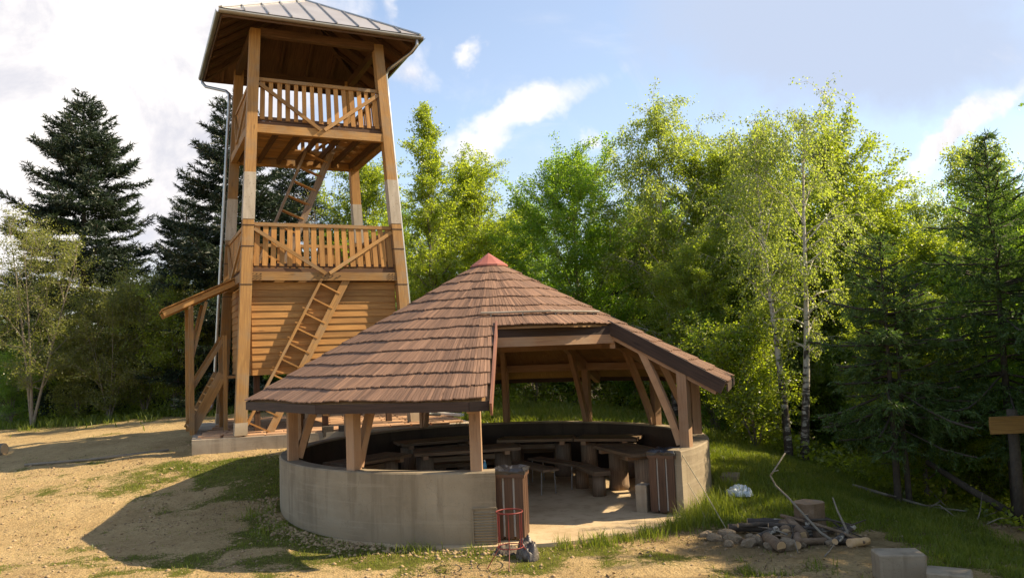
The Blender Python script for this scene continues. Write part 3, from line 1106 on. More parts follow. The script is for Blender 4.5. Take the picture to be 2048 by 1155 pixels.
    for k in range(12):
        t = .05
        tmax = T_OPEN if k in (K_A, K_B) else 1.005
        while t < tmax - .005:
            t1 = min(t + .0475, tmax)
            slab(k, 0, 1, t, t1 - .0012, 'deck_board', 'shelter_deck')
            t = t1
    frA = lambda t: min(.27 / (4.5 * t * .5176), .9)
    # narrow strip of roof beside the entrance, and its barge boards
    for i in range(9):
        t0, t1 = T_OPEN + i * .0485, T_OPEN + (i + 1) * .0485
        mm = MB()
        lift, th = -.035, .028
        c = [facep(K_A, 0, t0, lift - th), facep(K_A, frA(t0), t0, lift - th), facep(K_A, frA(t0), t0, lift), facep(K_A, 0, t0, lift),
             facep(K_A, 0, t1, lift - th), facep(K_A, frA(t1), t1, lift - th), facep(K_A, frA(t1), t1, lift), facep(K_A, 0, t1, lift)]
        mm.hexa(c)
        mm.obj('deck_board', 'shelter_deck', deck)
    mm = MB()
    mm.beam(facep(K_A, frA(T_OPEN) + .012, T_OPEN - .01, -.03), facep(K_A, frA(1.0) + .012, 1.025, -.09), .03, .19)
    mm.obj('barge_board', 'barge', deck)
    mm = MB()
    mm.beam(facep(K_B, 1 - .085 / 1.32, T_OPEN - .01, -.07), facep(K_B, 1 - .085 / 2.33, 1.01, -.07), .035, .215)
    mm.obj('barge_board', 'fascia', deck)
    mm = MB()
    mm.beam(roofp(HIPS[K_A], T_OPEN + .012, -.105), roofp(HIPS[K_B + 1], T_OPEN + .012, -.105), .028, .17)
    mm.obj('header_fascia', 'fascia', deck)
    for k in range(12):
        if k == K_B:
            continue
        p, q = roofp(HIPS[k], 1.012, -.075), roofp(HIPS[(k + 1) % 12], 1.012, -.075)
        if k == K_A:
            q = facep(k, frA(1.0), 1.012, -.075)
        mm = MB()
        mm.beam(p, q, .028, .13)
        mm.obj('fascia_board', 'fascia', deck)
    # shingles, course by course
    rest = MB()
    rr = random.Random(3)
    for k in range(12):
        for j in range(13):
            t0, t1 = .06 + .0725 * j, .06 + .0725 * (j + 1)
            opened = k in (K_A, K_B) and t1 > T_OPEN + .01
            if opened and k == K_B:
                fr_lim = (.0, None)
            n = max(2, round(4.5 * t1 * .5176 / .052))
            cuts = np.cumsum(np.r_[0, np.array([rr.uniform(.7, 1.35) for _ in range(n)])])
            cuts = cuts / cuts[-1]
            for i in range(n):
                f0, f1 = float(cuts[i]), float(cuts[i + 1])
                if opened:
                    if k == K_B:
                        continue
                    if f0 > frA(t1) - .01:
                        continue
                    f1 = min(f1, frA(t1) + .004)
                g = .0026 / (4.5 * t1 * .5176)
                sag = .004 * math.sin(f0 * 7 + j * 1.7 + k)
                tl = t1 + rr.uniform(-.0025, .003) + .012 + sag
                tu = t0 - .010
                up_, th = rr.uniform(.041, .046), rr.uniform(.013, .016)
                lo, hi = up_, .010 + rr.uniform(0, .006)
                c = [facep(k, f0 + g, tu, hi - th * .4), facep(k, f1 - g, tu, hi - th * .4), facep(k, f1 - g, tu, hi), facep(k, f0 + g, tu, hi),
                     facep(k, f0 + g, tl, lo - th), facep(k, f1 - g, tl, lo - th), facep(k, f1 - g, tl, lo), facep(k, f0 + g, tl, lo)]
                if (k == 8 and j >= 9) or (k == 7 and j >= 10):
                    mm = MB()
                    mm.hexa(c)
                    mm.obj('shingle', 'shingle', deck)
                else:
                    rest.hexa(c, rr.random())
    o = rest.obj('shingle_courses', 'shingle', deck)
    o['kind'] = 'stuff'
    # cap and snow bar
    mm = MB()
    cap0 = [Vector((.36 * math.cos(R(a)), .36 * math.sin(R(a)), 4.245)) for a in HIPS]
    cap1 = [p + Vector((0, 0, .03)) for p in cap0]
    top = Vector((0, 0, 4.52))
    for i in range(12):
        q = (i + 1) % 12
        mm.face([cap0[i], cap0[q], cap1[q], cap1[i]], [(0, 0)] * 4)
        mm.face([cap1[i], cap1[q], top], [(0, 0)] * 3)
    mm.obj('roof_cap', 'red_cap', deck)
    mm = MB()
    mm.tube([roofp(HIPS[K_A] + .2, .512, .085), roofp(HIPS[K_A] + 30, .512, .085), roofp(HIPS[K_B] + 30.5, .515, .085)], .018, 8)
    for k, f in ((K_A, .15), (K_A, .6), (K_B, .1), (K_B, .5), (K_B, .9)):
        mm.beam(facep(k, f, .512, .0), facep(k, f, .512, .085), .02, .02, (1, 0, 0))
    mm.obj('snow_bar', 'grey_wood', deck)
    return S


build_shelter()


# ------------------------------------------------------------------ furniture in the shelter
def table(x, y, rz, L, W, label, z=0.012):
    t = thing('picnic_table', label, 'table', (x, y, z), rz)
    n = 4
    for i in range(n):
        m = MB()
        w = W / n
        m.box((random.uniform(-.03, .03), -W / 2 + (i + .5) * w, .775 + random.uniform(-.004, .004)), (L + random.uniform(-.04, .04), w - .008, .055))
        m.obj('top_plank', 'table_wood', t)
    for s in (-1, 1):
        m = MB()
        m.box((s * (L / 2 - .22), 0, .71), (.10, W - .08, .075))
        m.obj('apron', 'shelter_wood', t)
        m = MB()
        pts = [(s * (L / 2 - .24), 0, zz) for zz in (0, .1, .35, .68)]
        m.tube(pts, [.20, .185, .175, .175], 12)
        m.obj('leg', 'old_wood', t, True)
    m = MB()
    m.box((0, 0, .62), (L - .5, .10, .09))
    m.obj('stretcher', 'table_wood', t)
    return t


def log_bench(x, y, rz, L, label, z=0.012):
    t = thing('log_bench', label, 'bench', (x, y, z), rz)
    m = MB()
    m.box((0, 0, .415), (L, .30, .075))
    m.obj('seat', 'table_wood', t)
    for s in (-1, 1):
        m = MB()
        m.tube([(s * (L / 2 - .2), 0, 0), (s * (L / 2 - .2), 0, .38)], [.125, .12], 12)
        m.obj('leg', 'old_wood', t, True)


def steel_bench(x, y, rz, L, label, z=0.012):
    t = thing('plank_bench', label, 'bench', (x, y, z), rz)
    for i in (-1, 1):
        m = MB()
        m.box((0, i * .085, .445), (L, .155, .04))
        m.obj('seat_plank', 'table_wood', t)
    for s in (-1, 1):
        m = MB()
        xx = s * (L / 2 - .12)
        m.tube([(xx, -.15, 0), (xx, -.13, .425), (xx, .13, .425), (xx, .15, 0)], .013, 6)
        m.obj('leg', 'steel', t)


table(.40, 17.15, R(-8), 1.55, .80, 'heavy plank table against the rear wall, left of the shaded inner post')
table(1.85, 16.75, R(-20), 1.30, .80, 'heavy plank table at the rear right with one sunlit corner')
table(2.02, 14.72, R(-72), 1.55, .78, 'heavy plank table with sunlit log legs behind the slatted bin')
table(-1.75, 17.55, R(22), 1.75, .75, 'heavy plank table along the rear left of the ring wall')
table(-1.05, 15.75, R(12), 2.0, .80, 'long heavy plank table in the middle of the shelter')
table(-2.75, 14.85, R(52), 1.5, .75, 'heavy plank table close to the left side of the ring wall')
log_bench(-.95, 16.45, R(12), 1.7, 'log bench behind the long middle table')
log_bench(-1.2, 14.75, R(12), 1.7, 'log bench in front of the long middle table')
log_bench(1.30, 15.05, R(-75), 1.3, 'log bench beside the table with sunlit legs')
log_bench(.45, 18.15, R(-5), 1.3, 'log bench squeezed between rear wall and table')
steel_bench(.28, 15.45, R(-64), 1.35, 'plank bench on thin steel legs, nearer the slatted bin by the left wall end')
steel_bench(.74, 15.98, R(-55), 1.5, 'plank bench on thin steel legs, further towards the rear wall')


def bottle():
    b = thing('water_bottle', 'small blue plastic bottle behind the entrance post', 'bottle', (-.62, 14.75, .462 + .012))
    m = MB()
    m.tube([(0, 0, 0), (0, 0, .14), (0, 0, .18), (0, 0, .21)], [.035, .036, .022, .014], 12)
    m.obj('body', 'blue_plastic', b, True)
    m = MB()
    m.tube([(0, 0, .208), (0, 0, .232)], .017, 10)
    m.obj('cap', 'white_paint', b)


bottle()


def slat_bin(x, y, rz, label, tilt=0.0):
    b = thing('waste_bin', label, 'waste bin', (x, y, .012), rz)
    W, H = .42, .93
    m = MB()
    m.box((0, 0, .48), (W - .075, W - .075, .86))
    m.obj('liner', 'white_paint', b)
    for k in range(4):
        c, s = math.cos(k * math.pi / 2), math.sin(k * math.pi / 2)
        for i in range(3):
            m = MB()
            w = .118
            a = (i - 1) * .150
            px, py = a, -W / 2 + .013
            m.beam((px * c - py * s, px * s + py * c, .03), (px * c - py * s, px * s + py * c, H), w + (.0 if i == 1 else .004), .024, (s, -c, 0))
            m.obj('slat', 'bin_slat', b)
    for z in (H - .02,):
        m = MB()
        for k in range(4):
            c, s = math.cos(k * math.pi / 2), math.sin(k * math.pi / 2)
            py = -W / 2 - .006
            p = lambda a: (a * c - py * s, a * s + py * c, z)
            m.beam(p(-W / 2 - .006), p(W / 2 + .006), .034, .085)
        m.obj('rim', 'bin_slat', b)
    # bag folded over the rim
    m = MB()
    rr = random.Random(int(x * 100))
    n = 24
    rings = []
    for r, z in ((.24, .915), (.245, .955), (.21, .985), (.15, .955), (.02, .90)):
        ring = []
        for i in range(n):
            t = 2 * math.pi * i / n
            q = max(abs(math.cos(t)), abs(math.sin(t)))
            rad = r / q if r > .1 else r
            ring.append(Vector((rad * math.cos(t) * rr.uniform(.96, 1.03), rad * math.sin(t) * rr.uniform(.96, 1.03), z + rr.uniform(-.012, .016))))
        rings.append(ring)
    for a, bq in zip(rings[:-1], rings[1:]):
        for i in range(n):
            j = (i + 1) % n
            m.face([a[i], a[j], bq[j], bq[i]], [(0, 0)] * 4)
    m.obj('bag', 'black_bag', b, False)


slat_bin(-.13, 11.66, R(-10), 'dark slatted waste bin beside the cut wall end and red stand')
slat_bin(2.34, 12.98, R(-32), 'dark slatted waste bin against the wall end with dappled light')


def red_stand():
    x, y = -.15, 10.52
    z = gz(x, y)
    s = thing('bag_stand', 'red wire bag stand with ring top in front of slatted bin', 'bag stand', (x, y, z))
    m = MB()
    n = 28
    m.tube([(.17 * math.cos(2 * math.pi * i / n), .17 * math.sin(2 * math.pi * i / n), .66) for i in range(n + 1)], .009, 6, False)
    m.obj('ring', 'red_paint', s, True)
    for a in (-95, 25, 145, 205, 320):
        c, q = math.cos(R(a)), math.sin(R(a))
        m = MB()
        long = a in (-95, 25, 205)
        pts = [(.17 * c, .17 * q, .66), (.165 * c, .165 * q, .22)]
        if long:
            pts.append((.34 * c, .34 * q, -.02))
        m.tube(pts, .0065, 6)
        m.obj('leg', 'red_paint', s)
    m = MB()
    m.tube([(.165 * math.cos(2 * math.pi * i / n), .165 * math.sin(2 * math.pi * i / n), .22) for i in range(n + 1)], .007, 6, False)
    m.obj('lower_ring', 'red_paint', s, True)


red_stand()


def crumpled(name, label, cat, x, y, sx, sy, h, mat, rz=0.0, seed=1, dz=0.0):
    z = gz(x, y)
    n = 22
    V, Fc = [], []
    g = np.linspace(-1, 1, n)
    X, Y = np.meshgrid(g, g)
    rr = np.random.RandomState(seed)
    d = np.hypot(X, Y)
    Z = np.clip(1 - d ** 2, 0, 1) ** .6 * h * (.35 + 1.1 * fbm(X, Y, .5, seed, 3)) + rr.uniform(-.02, .02, X.shape) * (d < 1)
    s = np.where(d > 1, 1 / np.maximum(d, 1e-6), 1)
    Xs, Ys = X * s * (1 + .25 * (fbm(X, Y, .7, seed + 5) - .5)), Y * s * (1 + .25 * (fbm(X, Y, .7, seed + 9) - .5))
    top = np.stack([Xs * sx, Ys * sy, Z], 2).reshape(-1, 3)
    bot = top.copy()
    bot[:, 2] = -.03
    i = np.arange(n * n).reshape(n, n)
    q = np.stack([i[:-1, :-1], i[:-1, 1:], i[1:, 1:], i[1:, :-1]], 2).reshape(-1, 4)
    me = np_mesh(name, np.r_[top, bot], np.r_[q, q[:, ::-1] + n * n], mat)
    o = add(name, me, None, (x, y, z + dz), (0, 0, rz))
    return tag(o, label, cat)


crumpled('crumpled_bag', 'crumpled grey plastic bag slumped at foot of red stand', 'bag', .06, 10.74, .13, .22, .27, 'grey_bag', .5, 4)
crumpled('dark_sack', 'dark sack lying behind the legs of the red stand', 'sack', -.22, 10.98, .17, .12, .14, 'ash', .2, 8)
crumpled('plastic_sheet', 'pale crumpled plastic sheet on the grass by the wall', 'plastic sheet', 3.62, 13.55, .24, .14, .16, 'pale_bag', -.3, 12)


def prism_thing(name, label, cat, x, y, sz, rz, mat, seed, dz=0.0, tilt=0.0, group=None):
    """block with bevelled, slightly uneven edges"""
    rr = random.Random(seed)
    m = MB()
    a, b, h = sz[0] / 2, sz[1] / 2, sz[2]
    e = .012
    j = lambda: rr.uniform(-.006, .006)
    prof = [(-.15, 0.0), (h - e, 0), (h, e)]
    rings = []
    for z, ins in prof:
        rings.append([Vector((sx * (a - ins) + sy0 * 0 + j(), sy * (b - ins) + j(), z + j() * .5)) for sx, sy, sy0 in
                      ((-1, -1 + .1, 0), (-1 + .1, -1, 0), (1 - .1, -1, 0), (1, -1 + .1, 0), (1, 1 - .1, 0), (1 - .1, 1, 0), (-1 + .1, 1, 0), (-1, 1 - .1, 0))])
    for p, q in zip(rings[:-1], rings[1:]):
        for i in range(8):
            k = (i + 1) % 8
            m.face([p[i], p[k], q[k], q[i]], [(0, 0)] * 4)
    m.face(rings[-1], [(0, 0)] * 8)
    o = m.obj(name, mat)
    o.location = (x, y, gz(x, y) + dz)
    o.rotation_euler = (tilt, 0, rz)
    return tag(o, label, cat, group)


prism_thing('concrete_block', 'larger grey concrete block near the fire place', 'block', 4.22, 9.25, (.50, .32, .29), R(-6), 'block', 1)
prism_thing('concrete_block', 'low grey concrete block in front of the larger one', 'block', 4.47, 8.66, (.42, .32, .22), R(-28), 'block', 2)
prism_thing('concrete_block', 'pale upright concrete block standing beside the bin at the wall end', 'block', 1.98, 13.12, (.18, .28, .43), R(-28), 'concrete_grey', 3).location.z = .012
prism_thing('stone_slab', 'flat pale stone lying in the grass against the ring wall', 'stone', 3.72, 14.45, (.5, .3, .12), R(70), 'stone', 4)


# ------------------------------------------------------------------ fire place: stump, stones, logs and branches
def log(label, p0, p1, r0, r1, mat, group='logs lying round the fire place', name='log'):
    p0, p1 = Vector(p0), Vector(p1)
    mid = p0
    n = 9
    o = thing(name, label, 'log', tuple(mid), 0, group)
    d = p1 - p0
    rr = random.Random(int(p0.x * 1000))
    pts = [d * (i / 5) + Vector((rr.uniform(-.006, .006), rr.uniform(-.006, .006), rr.uniform(-.006, .006))) for i in range(6)]
    m = MB()
    m.tube(pts, [r0 + (r1 - r0) * i / 5 for i in range(6)], 12)
    m.obj('bark', mat, o, True)
    u = d.normalized()
    for c, r, s in ((pts[0], r0, -1), (pts[-1], r1, 1)):
        m = MB()
        m.tube([c - u * s * .004, c + u * s * .004], r * .9, 12)
        m.obj('cut_end', 'cut_wood', o)
    return o


def branch(label, pts, r0, r1, mat='bark_pale', group=None, twigs=(), name='branch'):
    p0 = Vector(pts[0])
    o = thing(name, label, 'branch', tuple(p0), 0, group)
    m = MB()
    n = len(pts)
    m.tube([Vector(p) - p0 for p in pts], [r0 + (r1 - r0) * i / (n - 1) for i in range(n)], 7)
    m.obj('stem', mat, o, True)
    for tw in twigs:
        m = MB()
        m.tube([Vector(p) - p0 for p in tw], [r1 * 1.3] + [r1 * .7] * (len(tw) - 1), 5)
        m.obj('twig', mat, o, True)
    return o


def G(x, y, dz=0.0):
    return (x, y, gz(x, y) + dz)


def build_fire():
    x, y = 4.13, 11.75
    st = thing('tree_stump', 'broad sawn tree stump standing upright behind the fire place', 'stump', G(x, y, -.03))
    m = MB()
    n = 20
    rings = []
    rr = random.Random(5)
    lob = [rr.uniform(.93, 1.07) for _ in range(n)]
    for r, z in ((.27, 0), (.225, .06), (.205, .18), (.20, .32), (.205, .43)):
        rings.append([Vector((r * lob[i] * (1.0 + (.10 * math.sin(i * 1.3) if z < .1 else 0)) * math.cos(2 * math.pi * i / n), r * lob[i] * math.sin(2 * math.pi * i / n), z + rr.uniform(-.006, .006))) for i in range(n)])
    for a, b in zip(rings[:-1], rings[1:]):
        for i in range(n):
            k = (i + 1) % n
            m.face([a[i], a[k], b[k], b[i]], [(0, 0)] * 4)
    m.obj('bark', 'bark_log', st, True)
    m = MB()
    top = [p * .985 + Vector((0, 0, .012)) for p in rings[-1]]
    m.face(top, [(p.x, p.y) for p in top])
    for i in range(n):
        k = (i + 1) % n
        m.face([rings[-1][i], rings[-1][k], top[k], top[i]], [(0, 0)] * 4)
    m.obj('cut_top', 'old_wood', st)
    # stones
    rr = random.Random(11)
    cx, cy = 3.50, 11.28
    meshes = []
    for q in range(4):
        V = []
        me = bpy.data.meshes.new('stone')
        import bmesh
        bm = bmesh.new()
        bmesh.ops.create_icosphere(bm, subdivisions=2, radius=1.0)
        for v in bm.verts:
            f = 1 + .35 * (fbm(np.array([v.co.x * 2 + q * 9]), np.array([v.co.y * 2 + v.co.z * 3]), 1.0, q + 40, 2)[0] - .5) * 2
            v.co = v.co * f
            v.co.z = max(min(v.co.z, .75), -.8)
        bm.to_mesh(me)
        bm.free()
        me.materials.append(MAT['stone'])
        meshes.append(me)
    sizes = [(-.62, .22, .16), (-.60, -.02, .14), (-.45, -.22, .13), (-.25, -.12, .15), (-.20, -.36, .13), (.02, -.42, .16), (.20, -.24, .12), (-.82, .12, .12),
             (-.35, .05, .12), (.62, -.30, .08), (-.72, -.20, .09), (.95, .18, .10), (.85, .38, .09), (-.9, .35, .10)]
    for dx, dy, r in sizes:
        o = add('stone', random.choice(meshes), None, G(cx + dx, cy + dy, r * .25), (rr.uniform(-.3, .3), rr.uniform(-.3, .3), rr.uniform(0, 6)))
        o.scale = (r * rr.uniform(.65, 1.0), r * .68, r * rr.uniform(.45, .75))
        tag(o, 'rough brown stone ringing the fire place', 'stone', 'stones ringing the fire place')
    for (dx, dy, r, lb) in ((-.75, -1.0, .05, ''),):
        pass
    g = 'logs lying round the fire place'
    log('pale birch log lying in front of the stump', G(3.28, 11.92, .10), G(3.92, 11.83, .10), .065, .055, 'bark_birch')
    log('dark charred log behind the ring of stones', G(2.95, 11.72, .07), G(3.50, 11.62, .08), .055, .05, 'bark_dark')
    log('dark thin log resting on the charred log', G(3.05, 11.55, .15), G(3.72, 11.66, .14), .035, .03, 'bark_dark')
    log('short log with a fresh pale end facing out beside the stones', G(3.62, 11.25, .10), G(3.72, 11.65, .12), .085, .08, 'bark_log')
    log('short brown log leaning next to the log with the pale end', G(3.85, 11.22, .08), G(3.80, 11.68, .16), .085, .075, 'bark_log')
    log('reddish log end poking out of the stones', G(3.38, 10.72, .07), G(3.28, 11.05, .12), .075, .07, 'bark_log')
    log('straight brown log lying across the fire place', G(3.55, 11.0, .05), G(4.30, 11.08, .05), .045, .04, 'bark_log')
    log('white birch limb lying slantwise in front of the stump', G(4.15, 10.88, .06), G(4.62, 11.42, .17), .045, .035, 'bark_birch')
    log('white birch piece standing against the stump', G(4.00, 11.38, .02), G(3.99, 11.50, .30), .035, .03, 'bark_birch')
    log('thick short birch log at the end of the pile', G(4.42, 11.35, .08), G(4.62, 11.62, .10), .07, .065, 'bark_birch')
    log('orange-ended split log at the end of the pile', G(4.30, 10.80, .05), G(4.62, 10.98, .06), .06, .05, 'cut_wood')
    log('small dark log under the slanting birch limb', G(4.05, 11.05, .04), G(4.45, 10.98, .05), .04, .04, 'bark_dark')
    log('split birch piece lying on the stones', G(3.20, 11.12, .10), G(3.52, 11.30, .15), .05, .045, 'bark_birch')
    log('brown log end jutting out at the front of the pile', G(3.62, 10.82, .05), G(3.74, 11.15, .10), .06, .055, 'bark_log')
    log('thin birch pole lying over the brown logs', G(3.45, 11.45, .17), G(4.35, 11.30, .14), .032, .024, 'bark_birch')
    branch('long bent branch rising above the fire place with pale broken end', [G(4.18, 10.92, .03), G(4.05, 11.15, .16), G(3.92, 11.42, .34), (3.80, 11.6, .42), (3.66, 11.7, .58), (3.60, 11.72, .72), (3.72, 11.75, .86), (3.86, 11.8, 1.02)],
           .019, .010, 'bark_pale', None, [[(3.60, 11.72, .72), (3.63, 11.70, .78), (3.70, 11.66, .80)]])
    branch('upright forked stick stuck in the log pile', [G(4.42, 11.0, -.02), G(4.40, 11.15, .2), G(4.36, 11.3, .42), G(4.33, 11.35, .58)], .02, .010, 'bark_pale')
    branch('thin pale stick lying on the ground before the logs', [G(3.80, 10.35, .015), G(3.98, 10.62, .03), G(4.10, 10.80, .05)], .010, .006, 'bark_pale')
    branch('long grey branch lying on top of the logs', [G(3.72, 11.75, .22), G(4.0, 11.5, .20), G(4.3, 11.15, .16), G(4.52, 10.85, .06)], .028, .018, 'bark_log')
    branch('crooked dark branch pointing out past the stump', [G(4.0, 11.55, .2), G(4.28, 11.48, .24), G(4.55, 11.3, .22), G(4.75, 11.3, .3)], .022, .008, 'bark_dark')
    branch('thin twig arching over the trodden earth', [G(3.55, 10.6, .01), G(3.58, 10.8, .12), G(3.62, 10.95, .05)], .006, .004, 'bark_pale')
    rr3 = random.Random(31)
    for i in range(16):
        a, L = rr3.uniform(0, 3.14), rr3.uniform(.22, .55)
        x0, y0 = cx + .45 + rr3.uniform(-.75, .55), cy + .05 + rr3.uniform(-.38, .42)
        h0, h1 = rr3.uniform(.05, .16), rr3.uniform(.04, .22)
        branch('thin dry stick tossed across the fire place', [G(x0 - L / 2 * math.cos(a), y0 - L / 2 * math.sin(a), h0), G(x0, y0, (h0 + h1) / 2 + rr3.uniform(.0, .03)), G(x0 + L / 2 * math.cos(a), y0 + L / 2 * math.sin(a), h1)],
               rr3.uniform(.008, .02), rr3.uniform(.005, .012), rr3.choice(('bark_pale', 'bark_log', 'bark_dark')), 'dry sticks on the fire place', name='stick')
    # edge of the wood
    branch('pale fallen branch lying under the young fir', [G(6.35, 15.6, .05), G(6.75, 15.0, .1), G(7.2, 14.4, .06), G(7.55, 13.9, .08)], .035, .015, 'bark_pale', None, [[G(7.2, 14.4, .06), G(7.45, 14.5, .2)], [G(6.75, 15.0, .1), G(6.7, 14.6, .15)]])
    branch('thick dark fallen trunk leaning up against the sign post', [G(8.18, 13.6, .12), G(7.8, 14.2, .45), G(7.45, 14.9, .85)], .075, .05, 'bark_dark')
    rr2 = random.Random(9)
    for i in range(9):
        xx, yy = 7.0 + rr2.uniform(0, 1.6), 13.5 + rr2.uniform(-.6, 1.6)
        a = rr2.uniform(0, 3.1)
        L = rr2.uniform(.3, .6)
        branch('dry pale brushwood stick at the edge of the wood', [G(xx, yy, .02), G(xx + L * math.cos(a) * .5, yy + L * math.sin(a) * .5, rr2.uniform(.1, .3)), G(xx + L * math.cos(a), yy + L * math.sin(a), rr2.uniform(.1, .45))],
               .012, .005, 'bark_pale', 'brushwood sticks at the edge of the wood', name='stick')
    # logs at the left edge of the clearing
    log('thick grey log lying at the grassy edge of the clearing', G(-20.3, 30.6, .25), G(-18.6, 30.2, .22), .24, .22, 'bark_grey', None)
    log('grey squared log end lying on the sandy ground', G(-14.2, 20.2, .13), G(-12.72, 20.1, .13), .15, .15, 'bark_pale', None)
    branch('long pale pole lying flat on the sand before the slab', [G(-11.0, 18.1, .02), G(-9.6, 18.2, .03), G(-8.0, 18.6, .03)], .03, .025, 'bark_pale', name='pole')


build_fire()


def guy_ropes():
    a = Vector((*kp(-32.7, 3.9), 1.02))
    o = thing('guy_rope', 'thin rope slanting from the wall top down to the ground', 'rope', G(2.99, 12.02))
    b = Vector(G(2.99, 12.02, -.01))
    m = MB()
    m.tube([Vector((2.52, 12.72, .98)) - b, Vector((2.76, 12.36, .46)) - b, Vector((0, 0, 0))], .008, 5)
    m.obj('cord', 'rope', o)
    m = MB()
    m.tube([Vector((2.60, 12.66, .50)) - b, Vector((2.72, 12.48, .22)) - b, Vector(G(2.78, 12.34)) - b], .007, 5)
    m.obj('cord', 'rope', o)
    c = tp(2.6, -1.0)
    o = add('plank', None)
    m = MB()
    m.beam((-.55, 0, .035), (.55, 0, .035), .12, .06)
    bpy.data.objects.remove(o)
    o = m.obj('loose_beam', 'white_paint')
    o.location = (-1.75, 21.3, TZ + .012)
    o.rotation_euler = (0, 0, R(-52))
    tag(o, 'short whitish beam lying on the paved slab behind the shelter', 'beam')
    for i, (px, py, rz) in enumerate(((-4.35, 18.62, .3), (-3.98, 18.70, -.4))):
        o = prism_thing('brick', 'dark loose brick on the edge of the paved slab', 'brick', px, py, (.26, .13, .09), rz, 'bark_dark', 20 + i, group='loose bricks on the slab edge')
        o.location.z = TZ


guy_ropes()


def sign():
    x, y = 8.06, 13.25
    z = gz(x, y)
    s = thing('wooden_sign', 'brown wooden board sign on a dark post at the wood edge', 'sign', (x, y, z))
    m = MB()
    m.tube([(0, 0, -.2), (0, 0, .8), (.01, 0, 1.86)], [.09, .085, .08], 10)
    m.obj('post', 'bark_dark', s, True)
    bz = 1.02 - z
    for dz, h in ((.235, .05), (.125, .165), (.012, .058)):
        m = MB()
        m.box((-.02, -.115 - (.012 if h < .1 else 0), bz + dz), (.84, .03, h))
        m.obj('board', 'sign_wood', s)


sign()


# ------------------------------------------------------------------ vegetation
def leaf_quads(c, size, rr, aspect=.62, upb=.5, axis=None):
    n = len(c)
    nrm = rr.normal(size=(n, 3))
    nrm[:, 2] += upb
    nrm /= np.linalg.norm(nrm, axis=1, keepdims=True)
    a = rr.normal(size=(n, 3)) if axis is None else axis + rr.normal(size=(n, 3)) * .45
    a -= nrm * (a * nrm).sum(1, keepdims=True)
    a /= np.linalg.norm(a, axis=1, keepdims=True) + 1e-9
    b = np.cross(nrm, a)
    s = (size * rr.uniform(.65, 1.3, n))[:, None]
    bend = nrm * s * rr.uniform(-.12, .12, (n, 1))
    V = np.stack([c - a * s * .5, c + b * s * aspect * .5 + bend, c + a * s * .5, c - b * s * aspect * .5 + bend], 1).reshape(-1, 3)
    F_ = np.arange(4 * n).reshape(-1, 4)
    return V, F_, rr.uniform(0, 1, n)


def unit(v):
    return v / (np.linalg.norm(v) + 1e-9)


